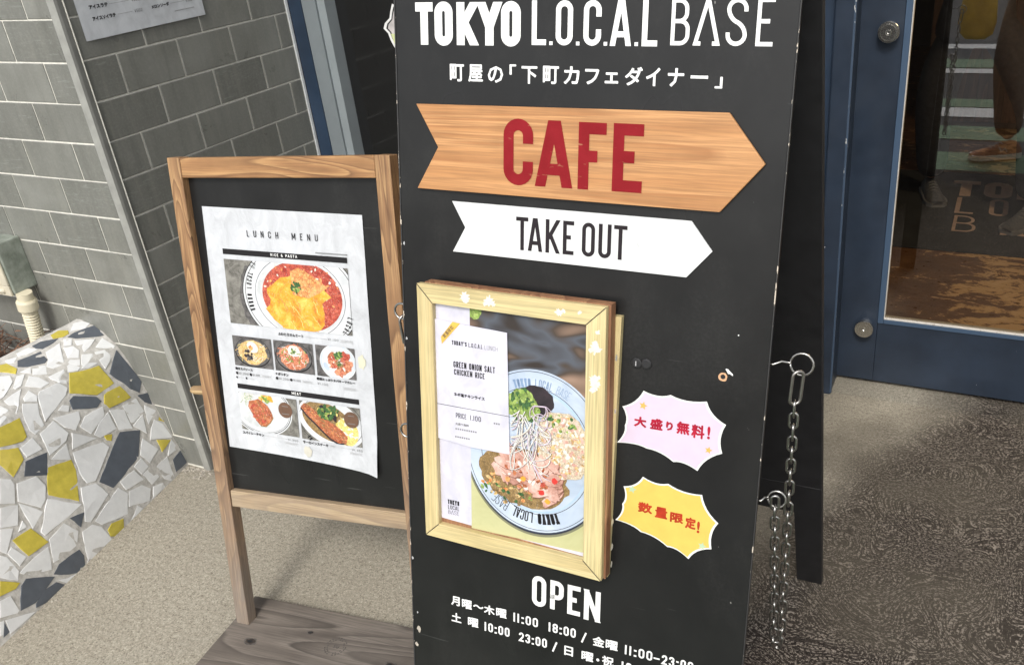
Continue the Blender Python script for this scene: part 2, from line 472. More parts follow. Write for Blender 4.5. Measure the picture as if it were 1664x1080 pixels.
def tile_mat(name, c0, c1):
    b = NB(name, 0.42)
    v = b.add3(b.obj(), b.comb(b.math('MULTIPLY', b.rnd(), 9.0), b.math('MULTIPLY', b.rnd(), 4.0), b.math('MULTIPLY', b.rnd(), 7.0)))
    cl = b.noise(v, 7, 4, 0.55, 0.8)
    c = b.mix(b.ramp(cl, [(0.3, 0.0), (0.7, 1.0)]), c0, c1)
    c = b.mix(b.math('MULTIPLY', b.rnd(), 0.6), c, tuple(x * 0.74 for x in c0))
    fine = b.noise(v, 160, 3, 0.6)
    c = b.mix(b.ramp(fine, [(0.45, 0.0), (0.75, 0.22)]), c, tuple(min(1, x * 1.5) for x in c1))
    scr = b.noise(b.map(v, (1, 1, 7), rot=(0.3, 0.5, 0.2)), 16, 5, 0.7, 1.6)
    sel = b.ramp(b.rnd(), [(0.80, 0.0), (0.86, 1.0)])
    c = b.mix(b.math('MULTIPLY', b.ramp(scr, [(0.56, 0.0), (0.72, 0.6)]), sel), c, (0.34, 0.37, 0.33))
    wv = b.world(); stk = b.noise(b.map(wv, (9, 9, 0.8)), 4, 4, 0.65)
    c = b.mix(b.ramp(stk, [(0.50, 0.0), (0.72, 0.30)]), c, (0.30, 0.295, 0.25))
    c = b.mix(b.ramp(stk, [(0.28, 0.28), (0.45, 0.0)]), c, (0.085, 0.083, 0.070))
    b.color(c); b.rough(b.ramp(cl, [(0.3, 0.26), (0.7, 0.44)]))
    b.bump(b.noise(v, 40, 2), 0.06, 0.002)
    return b.m
TILE = tile_mat('grey_tile', (0.183, 0.184, 0.163), (0.235, 0.236, 0.212))
TILE2 = tile_mat('grey_tile_reveal', (0.183, 0.184, 0.163), (0.235, 0.236, 0.212))
GROUTW = plain('wall_grout', (0.74, 0.72, 0.64), 0.9, 0.12, 70)
TRIM = plain('corner_trim', (0.30, 0.30, 0.275), 0.5, 0.14, 22)

def paint_mat(name, c, rough, chip=(0.75, 0.75, 0.72), thr=0.73, smudge=0.30):
    b = NB(name, rough)
    v = b.obj()
    nz = b.noise(v, 5, 4, 0.6)
    cc = b.ramp(nz, [(0.3, tuple(x * (1 - smudge) for x in c)), (0.7, tuple(x * (1 + smudge) for x in c))])
    ch = b.noise(v, 85, 2, 0.5)
    b.color(b.mix(b.ramp(ch, [(thr, 0.0), (thr + 0.012, 1.0)]), cc, chip))
    b.rough(b.ramp(b.noise(v, 9, 5, 0.65), [(0.3, rough - 0.1), (0.7, rough + 0.12)]))
    b.bump(b.noise(v, 220, 2), 0.05, 0.001)
    return b.m
NAVY = paint_mat('navy_paint', (0.020, 0.030, 0.048), 0.42, thr=0.79)
NAVYD = paint_mat('dark_navy_paint', (0.018, 0.034, 0.062), 0.5, thr=0.9)
def chipline(name, base, chipc, thr):
    b = NB(name, 0.6); v = b.obj()
    n = b.noise(b.map(v, (1, 1, 0.35)), 90, 4, 0.7)
    b.color(b.mix(b.ramp(n, [(thr, 0.0), (thr + 0.03, 1.0)]), base, chipc)); return b.m
NAVYCHIP = chipline('worn_navy_edge', (0.040, 0.065, 0.105), (0.55, 0.55, 0.52), 0.635)
GREYAL = plain('grey_aluminium', (0.19, 0.215, 0.225), 0.42, 0.06, 12, metal=0.0)
GREYAL2 = plain('grey_aluminium_side', (0.25, 0.28, 0.29), 0.42, 0.06, 12)
CAULK = plain('white_caulk', (0.68, 0.70, 0.70), 0.6, 0.1, 50)

def board_black():
    b = NB('black_board_paint', 0.33, 0.0, 0.28)
    v = b.obj()
    nz = b.noise(v, 7, 5, 0.6)
    c = b.ramp(nz, [(0.3, (0.010, 0.010, 0.010)), (0.7, (0.017, 0.017, 0.0165))])
    sp = b.noise(b.map(v, (1, 1, 0.6)), 70, 2, 0.5)
    c = b.mix(b.ramp(sp, [(0.772, 0.0), (0.79, 0.6)]), c, (0.32, 0.31, 0.29))
    b.color(c)
    du = b.math('MULTIPLY', b.ramp(b.noise(b.map(v, (1.5, 1, 0.8)), 3.5, 5, 0.7), [(0.50, 0.0), (0.75, 1.0)]), b.ramp(b.noise(v, 190, 3, 0.7), [(0.40, 0.2), (0.65, 1.0)]))
    scr = b.noise(b.map(v, (1, 1, 30), rot=(0, 0.5, 0)), 6, 2, 0.5)
    c = b.mix(b.math('MULTIPLY', du, 0.06), c, (0.30, 0.295, 0.28))
    c = b.mix(b.ramp(scr, [(0.735, 0.0), (0.75, 0.10)]), c, (0.30, 0.30, 0.29))
    b.color(c)
    sm = b.noise(b.map(v, (1.6, 1, 0.7)), 5, 2, 0.5)
    b.rough(b.ramp(sm, [(0.3, 0.26), (0.7, 0.38)]))
    b.bump(b.noise(v, 260, 2), 0.08, 0.0008)
    return b.m
BLACK = board_black()
BLACKIN = plain('black_paint', (0.013, 0.013, 0.014), 0.5, 0.25, 30)
BLACKEDGE = chipline('chipped_board_edge', (0.030, 0.030, 0.030), (0.62, 0.54, 0.44), 0.575)
WHITEPRINT = plain('white_print', (0.80, 0.80, 0.78), 0.55, 0.03, 60)
BLACKPRINT = plain('black_print', (0.018, 0.017, 0.018), 0.8, 0.1, 60, spec=0.2)
GREYPRINT = plain('grey_print', (0.22, 0.22, 0.22), 0.6, 0.1, 60)
PALEPRINT = plain('pale_grey_print', (0.42, 0.42, 0.42), 0.6, 0.1, 60)
def redprint():
    b = NB('red_print', 0.8, 0.0, 0.15); v = b.obj()
    n = b.noise(b.map(v, (0.25, 1, 1)), 150, 3, 0.6)
    b.color(b.mix(b.ramp(n, [(0.66, 0.0), (0.74, 0.45)]), b.ramp(b.noise(v, 30, 3), [(0.3, (0.21, 0.010, 0.014)), (0.7, (0.26, 0.014, 0.020))]), (0.55, 0.30, 0.16))); return b.m
REDPRINT = redprint()
CEDAR = wood('cedar_plate', (0.57, 0.295, 0.120), (0.50, 0.24, 0.088), (0.36, 0.15, 0.050), 'X', grain=12, bands=9, stretch=26, rough=0.55)
GREYW = (0.25, 0.215, 0.18)
PINE_X = wood('pine_rail', (0.50, 0.285, 0.120), (0.36, 0.18, 0.072), (0.13, 0.055, 0.022), 'X', grain=7, bands=13, stretch=4)
PINE_Z = wood('pine_post', (0.45, 0.27, 0.125), (0.31, 0.165, 0.075), (0.11, 0.048, 0.022), 'Z', grain=14, bands=15, stretch=9, weather=(0.05, 0.62, GREYW))
PINE_XL = wood('pine_lower_rail', (0.52, 0.37, 0.19), (0.38, 0.24, 0.11), (0.15, 0.08, 0.04), 'X', grain=8, bands=12, stretch=7, weather=(0.24, 0.55, (0.42, 0.34, 0.25)))
WEATH = wood('weathered_plank', (0.20, 0.172, 0.145), (0.145, 0.122, 0.102), (0.060, 0.050, 0.042), 'X', grain=5, bands=16, stretch=8, rough=0.85)
YEL_X = wood('pale_yellow_rail', (0.70, 0.59, 0.32), (0.65, 0.54, 0.27), (0.56, 0.43, 0.20), 'X', grain=5, bands=8, stretch=22, rough=0.5)
YEL_Z = wood('pale_yellow_stile', (0.70, 0.59, 0.32), (0.65, 0.54, 0.27), (0.56, 0.43, 0.20), 'Z', grain=5, bands=8, stretch=22, rough=0.5)
REDWOOD = wood('reddish_wood', (0.40, 0.22, 0.11), (0.28, 0.13, 0.065), (0.16, 0.06, 0.03), 'Z', grain=8, bands=9, stretch=14)
PATCH = plain('peeled_white_patch', (0.74, 0.70, 0.60), 0.8, 0.12, 120)
STEEL = plain('galvanised_steel', (0.40, 0.39, 0.37), 0.28, 0.1, 90, metal=1.0)
STEELD = plain('dull_steel', (0.36, 0.34, 0.32), 0.38, 0.2, 60, metal=1.0)
def brushed():
    b = NB('brushed_steel', 0.25, 1.0)
    b.color((0.70, 0.69, 0.66)); b.rough(0.24); return b.m
BRUSH = brushed()
def paper_mat(name, c, wr=0.35, coat=0.4):
    b = NB(name, 0.45); v = b.obj()
    n = b.noise(b.map(v, (1, 1, 0.7)), 26, 5, 0.62, 0.6)
    b.color(b.ramp(n, [(0.30, tuple(x * 0.84 for x in c)), (0.62, tuple(x * 1.05 for x in c))]))
    b.bump(n, wr, 0.004)
    b.b.inputs['Coat Weight'].default_value = coat; b.b.inputs['Coat Roughness'].default_value = 0.25
    return b.m
PAPER = paper_mat('laminated_paper', (0.565, 0.58, 0.60), 0.8)
PAPERG = paper_mat('grey_notice_paper', (0.60, 0.62, 0.64), 0.25, 0.1)
PAPERW = paper_mat('poster_paper', (0.62, 0.61, 0.70), 0.12, 0.6)
CARD = paper_mat('poster_card', (0.64, 0.63, 0.71), 0.10, 0.6)

# ---------------------------------------------------------------- ground, road and paint
def sheet(name, x0, x1, y0, y1, z, m, parent=None):
    mb = MB(); mb.add([(x0, y0, z), (x1, y0, z), (x1, y1, z), (x0, y1, z)], [(0, 1, 2, 3)], m)
    return mb.build(name, parent)
tag(sheet('ground', -600, 600, -600, 600, -0.20, ASPH), kind='structure')
mb = MB(); mb.box(-30, 30, -7.5, 0.31, -0.19, -0.012, ASPH); tag(mb.build('road'), kind='structure')
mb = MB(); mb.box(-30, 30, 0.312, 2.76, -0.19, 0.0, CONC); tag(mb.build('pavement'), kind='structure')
mb = MB(); mb.box(-30, 30, -9.5, -7.502, -0.19, 0.10, CONC); tag(mb.build('far_pavement'), kind='structure')
mb = MB()
for y0, y1 in ((-0.05, 0.308), (-0.62, -0.32), (-1.32, -1.1), (-2.66, -2.34)):
    mb.add([(-6, y0, -0.008), (6, y0, -0.008), (6, y1, -0.008), (-6, y1, -0.008)], [(0, 1, 2, 3)], PGREEN)
for y0, y1 in ((-1.08, -0.84), (-2.30, -2.14), (-3.3, -3.1)):
    mb.add([(-6, y0, -0.0078), (6, y0, -0.0078), (6, y1, -0.0078), (-6, y1, -0.0078)], [(0, 1, 2, 3)], PWHITE)
tag(mb.build('road_marking'), kind='structure')

# ---------------------------------------------------------------- tiled wall: left face (to the street) and reveal
XC, YF = -2.141, 1.536           # the corner
Z0, PZ, TW, TH, GAP, TD = 0.007, 0.10495, 0.2008, 0.1006, 0.0044, 0.0020
wall = empty('tiled_wall', (-2.6, 1.8, 0))
tag(wall, 'wall of grey glazed brick-shaped tiles with pale grout and a rounded metal corner', 'wall')
WL = wall.location.copy()
def tile_mesh(L, m, cache={}):
    k = (round(L, 4), m.name)
    if k not in cache:
        mb = MB(); b = 0.0014
        a, h, d = L / 2, TH / 2, TD
        vs = [(-a, 0, -h), (a, 0, -h), (a, 0, h), (-a, 0, h)] + [(-a, -d + b, -h), (a, -d + b, -h), (a, -d + b, h), (-a, -d + b, h)] + \
             [(-a + b, -d, -h + b), (a - b, -d, -h + b), (a - b, -d, h - b), (-a + b, -d, h - b)]
        fs = [(0, 1, 5, 4), (1, 2, 6, 5), (2, 3, 7, 6), (3, 0, 4, 7), (4, 5, 9, 8), (5, 6, 10, 9), (6, 7, 11, 10), (7, 4, 8, 11), (8, 9, 10, 11)]
        mb.add(vs, fs, m); cache[k] = mb.mesh('tile')
    return cache[k]
NR = 22
def lay(kind, start, end, phase0, phase1, m, period, limit):
    cnt = 0
    for r in range(NR):
        ph = phase0 if r % 2 == 0 else phase1
        edges = sorted({start, end} | {ph + k * period for k in range(-12, 13) if min(start, end) + .012 < ph + k * period < max(start, end) - .012})
        z = Z0 + (r + 0.5) * PZ
        for a, b in zip(edges, edges[1:]):
            L = b - a - GAP
            if L < 0.008: continue
            c = (a + b) / 2; j = random.uniform(-.0007, .0007)
            tilt = Matrix.Rotation(random.uniform(-.004, .004), 4, 'X') @ Matrix.Rotation(random.uniform(-.004, .004), 4, 'Z')
            if kind == 'L': M = Matrix.Translation(Vector((c, YF, z + j)) - WL) @ tilt
            else: M = Matrix.Translation(Vector((XC, c, z + j)) - WL) @ Matrix.Rotation(R(90), 4, 'Z') @ tilt
            inst('tile', tile_mesh(L, m), wall, mat4=M); cnt += 1
    return cnt
n1 = lay('L', -3.30, -2.163, -2.361, -2.2575, TILE, 0.2045, 0)
n2 = lay('R', 1.560, 2.325, 1.764, 1.865, TILE2, 0.2020, 0)
mb = MB()
mb.box(-3.30, XC - 0.0006, YF + 0.0006, 2.33, 0, Z0 + NR * PZ, GROUTW, Matrix.Translation(-WL)); mb.build('grout_bed', wall)
mb = MB()     # corner trim: rounded nosing with a fin on each side
prof = [(-0.0215, 0.0), (-0.0215, -0.0052), (-0.014, -0.0056), (-0.006, -0.0048), (0.0015, -0.0015), (0.0048, 0.0045), (0.0056, 0.012), (0.0054, 0.0215), (0, 0.0215)]
vs = []
for z in (0.0, Z0 + NR * PZ):
    for dx, dy in prof: vs.append(Vector((XC + dx - .001, YF + dy + .002, z)) - WL)
TRIMD = plain('corner_trim_shadow_side', (0.155, 0.155, 0.142), 0.5, 0.14, 22)  # darker copy of the trim colour, painting in shade on the reveal side
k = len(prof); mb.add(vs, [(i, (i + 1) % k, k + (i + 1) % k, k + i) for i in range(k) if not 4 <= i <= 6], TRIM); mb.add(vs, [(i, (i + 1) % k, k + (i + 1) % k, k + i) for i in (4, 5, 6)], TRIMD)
mb.box(XC + .0040, XC + .0062, 1.5566, 1.5590, 0, Z0 + NR * PZ, GROUTW, Matrix.Translation(-WL)); mb.build('corner_trim', wall)
mb = MB(); mb.box(-2.147, -2.137, 2.326, 2.336, 0, 2.3, CAULK, Matrix.Translation(-WL)); mb.build('caulk_line', wall)

bw = empty('upper_wall', (-1, 1.6, 2.32)); tag(bw, 'grey rendered wall and soffit above the recessed shop front', 'wall'); T = Matrix.Translation((1, -1.6, -2.32))
REND = plain('grey_render', (0.45, 0.44, 0.42), 0.9, 0.1, 30)
mb = MB(); mb.box(-3.30, -2.143, 1.538, 2.33, 2.320, 3.25, REND, T); mb.box(-2.142, 3.4, 2.44, 2.9, 2.302, 3.25, REND, T); mb.build('render', bw)
mb = MB(); mb.box(-3.30, 3.4, 1.50, 2.95, 3.251, 4.6, REND, T); mb.build('soffit', bw)

# ---------------------------------------------------------------- paper drink menu on the reveal
pm = empty('drink_menu_sheet', (XC + 0.0055, 1.586, 1.310), ((0, 1, 0), (-1, 0, 0), (0, 0, 1)))
tag(pm, 'white paper drink price list taped to the tiled reveal at the top left', 'notice')
mb = MB(); N = 10
for i in range(N):      # gently wavy sheet
    pass
vs = [(0.402 * i / N, -0.0006 - 0.0012 * math.sin(i * 1.1) ** 2, 0.30 * j / 3 + (0.002 * i / N if j == 0 else 0)) for j in range(4) for i in range(N + 1)]
mb.add(vs, [(j * (N + 1) + i, j * (N + 1) + i + 1, (j + 1) * (N + 1) + i + 1, (j + 1) * (N + 1) + i) for j in range(3) for i in range(N)], PAPERG)
mb.build('paper', pm, smooth=True)
mb = MB(); Y = -0.0022
jp(mb, 'アイスラテ', .035, .092, .0715, .0815, Y, BLACKPRINT, .0006)
jp(mb, 'アイスソイラテ', .035, .106, .0435, .0535, Y, BLACKPRINT, .0006)
jp(mb, 'メロンソーダ', .223, .284, .0445, .0545, Y, BLACKPRINT, .0006)
jp(mb, 'アイスティー', .223, .284, .0725, .0825, Y, BLACKPRINT, .0006)
for x0, x1, z in ((.095, .158, .076), (.112, .160, .048), (.289, .338, .049), (.289, .338, .077)):
    mb.add([(x0, Y, z), (x1, Y, z), (x1, Y, z + .0007), (x0, Y, z + .0007)], [(0, 1, 2, 3)], GREYPRINT)
text(mb, '¥502', .166, .192, .044, .052, .0011, Y, GREYPRINT); text(mb, '¥502', .166, .192, .072, .080, .0011, Y, GREYPRINT)
text(mb, '¥502', .343, .366, .045, .053, .0011, Y, GREYPRINT)
for k in range(16): mb.add([(.297 + .0045 * k, Y, .0265), (.2998 + .0045 * k, Y, .0265), (.2998 + .0045 * k, Y, .0290), (.297 + .0045 * k, Y, .0290)], [(0, 1, 2, 3)], GREYPRINT)
mb.build('lettering', pm)

# ---------------------------------------------------------------- meter box and conduit on the left face
BOXG = NB('mottled_green_grey_metal', 0.45)
v = BOXG.obj(); BOXG.color(BOXG.mix(BOXG.ramp(BOXG.noise(v, 22, 5, 0.7), [(0.35, 0.0), (0.7, 1.0)]), (0.165, 0.185, 0.15), (0.33, 0.36, 0.31))); BOXG = BOXG.m
BEIGE = plain('beige_plastic', (0.58, 0.53, 0.41), 0.5, 0.07, 30)
mbx = empty('meter_box', (-2.76, 1.536, 0.592)); tag(mbx, 'grey-green metal meter box on the tiled wall at the left edge', 'utility box')
mb = MB(); mb.box(-0.135, 0.115, -0.078, -0.001, 0, 0.163, BOXG); mb.build('cover', mbx, bevel=0.004)
mb = MB()
mb.box(-0.135, 0.108, -0.086, -0.079, 0.030, 0.155, BEIGE); mb.box(-0.135, 0.060, -0.086, -0.079, -0.004, 0.012, BEIGE); mb.box(0.062, 0.108, -0.086, -0.079, -0.004, 0.029, BEIGE)
mb.build('front_plate', mbx, bevel=0.002)
mb = MB(); mb.tube([(0.02, -0.088, 0.02), (0.055, -0.088, 0.014), (0.082, -0.083, 0.01)], 0.008, BEIGE, 10); mb.build('cable_gland', mbx, smooth=True)
cd = empty('conduit_pipe', (-2.648, 1.478, 0.30)); tag(cd, 'cream corrugated conduit coming down out of the meter box', 'pipe')
CREAM = plain('cream_plastic', (0.66, 0.60, 0.44), 0.45, 0.06, 20)
def cpath(t): return Vector((-0.030 + 0.034 * t, 0.0, 0.02 + 0.215 * t))
pts = []; rs = []; NN = 46
for i in range(NN * 4 + 1):
    t = i / (NN * 4); pts.append(cpath(t)); rs.append(0.0205 + 0.0022 * math.cos(2 * math.pi * i / 8))
mb = MB(); mb.tube(pts, rs, CREAM, 20); mb.build('corrugated_tube', cd, smooth=True)
ax = (cpath(1) - cpath(0)).normalized(); rot = ax.to_track_quat('Z', 'Y').to_matrix().to_4x4()
M = Matrix.Translation(cpath(1)) @ rot
mb = MB(); mb.lathe([(0.0, -0.002), (0.027, -0.002), (0.029, 0.002), (0.029, 0.028), (0.026, 0.034), (0.0, 0.034)], CREAM, M, 32); mb.lathe([(0, 0.034), (0.0225, 0.034), (0.0225, 0.058), (0, 0.058)], CREAM, M, 32)
mb.build('collar', cd, smooth=False)

# ---------------------------------------------------------------- mosaic planter
MOSAIC = [
('Y',[(0.105,0.591),(0.077,0.596),(0.062,0.575),(0.072,0.561),(0.093,0.559),(0.113,0.573)]),
('G',[(0.085,0.548),(0.062,0.552),(0.0,0.538),(0.007,0.493),(0.027,0.501),(0.075,0.53)]),
('W',[(0.027,0.591),(0.005,0.583),(-0.003,0.556),(0.025,0.546),(0.048,0.561),(0.062,0.565)]),
('W',[(0.1,0.548),(0.085,0.534),(0.102,0.517),(0.12,0.526)]),
('W',[(0.083,0.524),(0.038,0.495),(0.065,0.484),(0.093,0.478),(0.09,0.509)]),
('G',[(0.172,0.585),(0.145,0.585),(0.107,0.563),(0.13,0.556),(0.167,0.554),(0.175,0.567)]),
('W',[(0.22,0.587),(0.185,0.587),(0.175,0.563),(0.198,0.563),(0.228,0.573)]),
('G',[(0.242,0.559),(0.18,0.548),(0.19,0.515),(0.203,0.509),(0.245,0.524),(0.26,0.54)]),
('W',[(0.172,0.536),(0.12,0.542),(0.16,0.486),(0.172,0.478),(0.198,0.482),(0.208,0.497),(0.185,0.513)]),
('W',[(0.125,0.521),(0.102,0.509),(0.102,0.489),(0.12,0.472),(0.143,0.487)]),
('W',[(0.155,0.474),(0.143,0.478),(0.123,0.464),(0.135,0.451),(0.143,0.456)]),
('W',[(0.165,0.466),(0.153,0.47),(0.14,0.445),(0.153,0.441),(0.177,0.452)]),
('W',[(0.105,0.474),(0.08,0.46),(0.09,0.429),(0.12,0.431),(0.138,0.439)]),
('W',[(0.07,0.46),(0.042,0.451),(0.038,0.429),(0.05,0.416),(0.077,0.404),(0.077,0.431)]),
('W',[(0.055,0.472),(0.018,0.486),(0.007,0.445),(0.015,0.441),(0.038,0.456)]),
('Y',[(0.283,0.577),(0.268,0.569),(0.268,0.536),(0.283,0.524),(0.302,0.554)]),
('W',[(0.27,0.521),(0.24,0.519),(0.255,0.503)]),
('W',[(0.235,0.517),(0.208,0.501),(0.225,0.478),(0.255,0.495)]),
('W',[(0.26,0.583),(0.23,0.575),(0.253,0.561),(0.265,0.567)]),
('W',[(0.228,0.468),(0.18,0.464),(0.203,0.427),(0.218,0.439),(0.228,0.46)]),
('Y',[(0.177,0.447),(0.143,0.433),(0.09,0.421),(0.083,0.355),(0.148,0.355),(0.213,0.4)]),
('G',[(0.012,0.431),(0.0,0.312),(0.025,0.287),(0.045,0.314),(0.075,0.384)]),
('Y',[(0.072,0.338),(0.06,0.291),(0.138,0.303),(0.145,0.322),(0.128,0.342),(0.115,0.344)]),
('G',[(0.228,0.384),(0.21,0.388),(0.155,0.351),(0.15,0.334),(0.172,0.326),(0.235,0.359)]),
('W',[(0.318,0.538),(0.298,0.526),(0.31,0.507),(0.36,0.484),(0.372,0.484)]),
('W',[(0.288,0.515),(0.268,0.509),(0.302,0.487),(0.32,0.486),(0.32,0.493)]),
('W',[(0.265,0.497),(0.25,0.48),(0.242,0.454),(0.268,0.454),(0.295,0.48)]),
('W',[(0.293,0.439),(0.28,0.447),(0.223,0.441),(0.21,0.416),(0.228,0.402),(0.32,0.375)]),
('W',[(0.367,0.474),(0.31,0.478),(0.37,0.431)]),
('W',[(0.325,0.454),(0.3,0.464),(0.295,0.441),(0.305,0.429),(0.33,0.445)]),
('W',[(0.34,0.443),(0.307,0.423),(0.323,0.398),(0.33,0.369),(0.365,0.361),(0.37,0.377),(0.355,0.425)]),
('W',[(0.273,0.379),(0.253,0.384),(0.238,0.373),(0.25,0.361)]),
('W',[(0.298,0.369),(0.225,0.346),(0.235,0.326),(0.265,0.309),(0.285,0.332)]),
('W',[(0.247,0.309),(0.218,0.324),(0.155,0.318),(0.165,0.295),(0.23,0.274)]),
('W',[(0.223,0.266),(0.193,0.283),(0.15,0.295),(0.153,0.241),(0.21,0.248)]),
('W',[(0.143,0.297),(0.1,0.272),(0.107,0.211),(0.148,0.233),(0.143,0.266)]),
('W',[(0.097,0.283),(0.045,0.277),(0.042,0.231),(0.09,0.223),(0.1,0.227)]),
('G',[(0.035,0.283),(-0.005,0.27),(0.005,0.231),(0.025,0.254)]),
('W',[(0.1,0.215),(0.053,0.225),(0.075,0.172),(0.09,0.2)]),
('W',[(0.03,0.244),(0.005,0.209),(0.053,0.19),(0.04,0.225)]),
('Y',[(0.0,0.196),(-0.003,0.165),(0.015,0.18)]),
('W',[(0.027,0.19),(0.01,0.163),(0.005,0.11),(0.075,0.149),(0.05,0.176)]),
('Y',[(0.057,0.134),(0.015,0.106),(0.062,0.095)]),
('Y',[(0.428,0.423),(0.372,0.417),(0.388,0.369),(0.403,0.365),(0.46,0.384)]),
('Y',[(0.465,0.377),(0.425,0.357),(0.432,0.326),(0.48,0.305),(0.487,0.349)]),
('W',[(0.385,0.468),(0.38,0.449),(0.398,0.435),(0.425,0.427)]),
('W',[(0.353,0.355),(0.302,0.363),(0.288,0.314),(0.305,0.301),(0.367,0.295)]),
('W',[(0.278,0.307),(0.223,0.254),(0.302,0.27)]),
('W',[(0.42,0.353),(0.378,0.357),(0.375,0.32),(0.42,0.326)]),
('G',[(0.43,0.318),(0.37,0.305),(0.403,0.256),(0.455,0.289)]),
('W',[(0.37,0.283),(0.31,0.293),(0.323,0.25)]),
('W',[(0.307,0.262),(0.213,0.233),(0.205,0.211),(0.298,0.161),(0.323,0.171),(0.323,0.202)]),
('G',[(0.15,0.225),(0.09,0.192),(0.145,0.132),(0.265,0.112),(0.29,0.151)]),
('Y',[(0.39,0.27),(0.323,0.248),(0.328,0.219),(0.372,0.147),(0.43,0.211)]),
('W',[(0.097,0.167),(0.07,0.11),(0.12,0.095),(0.133,0.132)]),
('W',[(0.012,0.106),(0.005,0.067),(0.05,0.071)]),
('G',[(0.002,0.056),(0.002,0.011),(0.053,0.013),(0.042,0.05)]),
('W',[(0.11,0.071),(0.055,0.071),(0.068,0.005),(0.085,0.003),(0.102,0.023)]),
('W',[(0.172,0.118),(0.138,0.124),(0.13,0.089),(0.162,0.085)]),
('W',[(0.16,0.081),(0.123,0.085),(0.115,0.04),(0.15,0.038)]),
('W',[(0.238,0.112),(0.18,0.11),(0.167,0.069),(0.233,0.081)]),
('W',[(0.51,0.32),(0.49,0.303),(0.49,0.287),(0.515,0.248),(0.547,0.27)]),
('W',[(0.482,0.285),(0.43,0.27),(0.423,0.235),(0.445,0.207),(0.467,0.198),(0.505,0.246)]),
('W',[(0.345,0.171),(0.302,0.153),(0.29,0.108),(0.378,0.081),(0.39,0.093)]),
('Y',[(0.198,0.246),(0.175,0.235),(0.188,0.221),(0.198,0.231)]),
('W',[(0.365,0.073),(0.253,0.101),(0.235,0.069),(0.27,0.023),(0.353,0.052)]),
('W',[(0.228,0.071),(0.182,0.058),(0.162,0.031),(0.185,0.005),(0.253,0.036)]),
('W',[(0.15,0.029),(0.115,0.017),(0.115,-0.02),(0.182,-0.02)]),
('W',[(0.295,-0.02),(0.23,0.021),(0.208,-0.02)]),
('Y',[(0.348,0.027),(0.328,0.034),(0.29,0.021),(0.302,-0.02),(0.34,-0.02),(0.35,0.009)]),
('W',[(0.413,0.075),(0.378,0.071),(0.36,0.048),(0.35,-0.02),(0.455,-0.02)]),
('G',[(0.423,0.128),(0.38,0.114),(0.41,0.089)]),
('W',[(0.44,0.204),(0.372,0.136),(0.44,0.134),(0.502,0.136),(0.505,0.149)]),
('W',[(0.5,0.12),(0.443,0.128),(0.423,0.085),(0.448,0.058),(0.49,0.06),(0.525,0.066)]),
('W',[(0.507,0.241),(0.47,0.186),(0.517,0.169)]),
('W',[(0.552,0.26),(0.512,0.239),(0.542,0.2),(0.58,0.221)]),
('W',[(0.527,0.2),(0.527,0.182),(0.55,0.186)]),
('Y',[(0.575,0.178),(0.522,0.172),(0.507,0.118),(0.568,0.124)]),
('W',[(0.583,0.217),(0.557,0.2),(0.607,0.163),(0.615,0.178)]),
('W',[(0.605,0.161),(0.588,0.167),(0.575,0.126),(0.6,0.12)]),
('W',[(0.61,0.106),(0.57,0.11),(0.515,0.108),(0.54,0.056),(0.602,0.091)]),
('G',[(0.542,0.042),(0.515,0.052),(0.45,0.044),(0.448,0.023),(0.472,-0.02)]),
('W',[(0.622,0.169),(0.612,0.155),(0.61,0.112),(0.625,0.095),(0.655,0.13)]),
('Y',[(0.66,0.122),(0.625,0.087),(0.642,0.083),(0.682,0.095)]),
('G',[(0.625,0.077),(0.607,0.083),(0.545,0.036),(0.578,0.029),(0.622,0.021),(0.662,0.032)]),
('G',[(0.622,0.017),(0.585,0.027),(0.55,0.021),(0.535,-0.02),(0.6,-0.02),(0.627,0.009)]),
('W',[(0.54,0.021),(0.47,-0.02),(0.527,-0.02)]),
('W',[(0.688,0.085),(0.662,0.077),(0.665,0.036),(0.672,0.034),(0.71,0.054)]),
('W',[(0.703,0.04),(0.635,0.003),(0.677,0.005),(0.713,0.007)]),
('W',[(0.718,0.046),(0.708,0.042),(0.727,0.019),(0.735,0.021)]),
('G',[(0.71,0.038),(0.713,0.013),(0.73,0.013)]),
]

PROF = [(-2.236, 0.0), (-2.263, .112), (-2.301, .221), (-2.32, .299), (-2.345, .362), (-2.372, .419), (-2.411, .455), (-2.45, .478), (-2.5, .49), (-2.53, .488), (-2.545, .470), (-2.55, .30)]
TL = [0.0]
for a, b in zip(PROF, PROF[1:]): TL.append(TL[-1] + math.hypot(b[0] - a[0], b[1] - a[1]))
def psurf(s, t):
    t = max(0.0, min(TL[-1] - 1e-6, t)); i = 0
    while TL[i + 1] < t: i += 1
    k = (t - TL[i]) / (TL[i + 1] - TL[i])
    x = PROF[i][0] + (PROF[i + 1][0] - PROF[i][0]) * k; z = PROF[i][1] + (PROF[i + 1][1] - PROF[i][1]) * k
    if x > -2.5: x = -2.5 + (x + 2.5) * ((.262 + .192 * max(-0.0, s)) / .262)
    return Vector((x, 1.534 - s, z))
def pnorm(s, t):
    e = 0.006
    d = (psurf(s + e, t) - psurf(s - e, t)).cross(psurf(s, t + 3 * e) - psurf(s, t - 3 * e))
    d.normalize()
    return -d if d.x < 0 else d
pl = empty('mosaic_planter', (-2.4, 1.3, 0)); tag(pl, 'sloping planter wall covered with broken white, yellow and slate tiles', 'planter')
PO = pl.location.copy()
GROUT = NB('mosaic_grout', 0.9)
v = GROUT.world(); GROUT.color(GROUT.mix(GROUT.ramp(GROUT.noise(v, 60, 4, 0.6), [(0.3, 0.0), (0.7, 1.0)]), (0.38, 0.365, 0.33), (0.62, 0.60, 0.56))); GROUT.bump(GROUT.noise(v, 90, 4), 0.5, 0.003); GROUT = GROUT.m
mb = MB(); NS, NT = 50, 44; vs = []
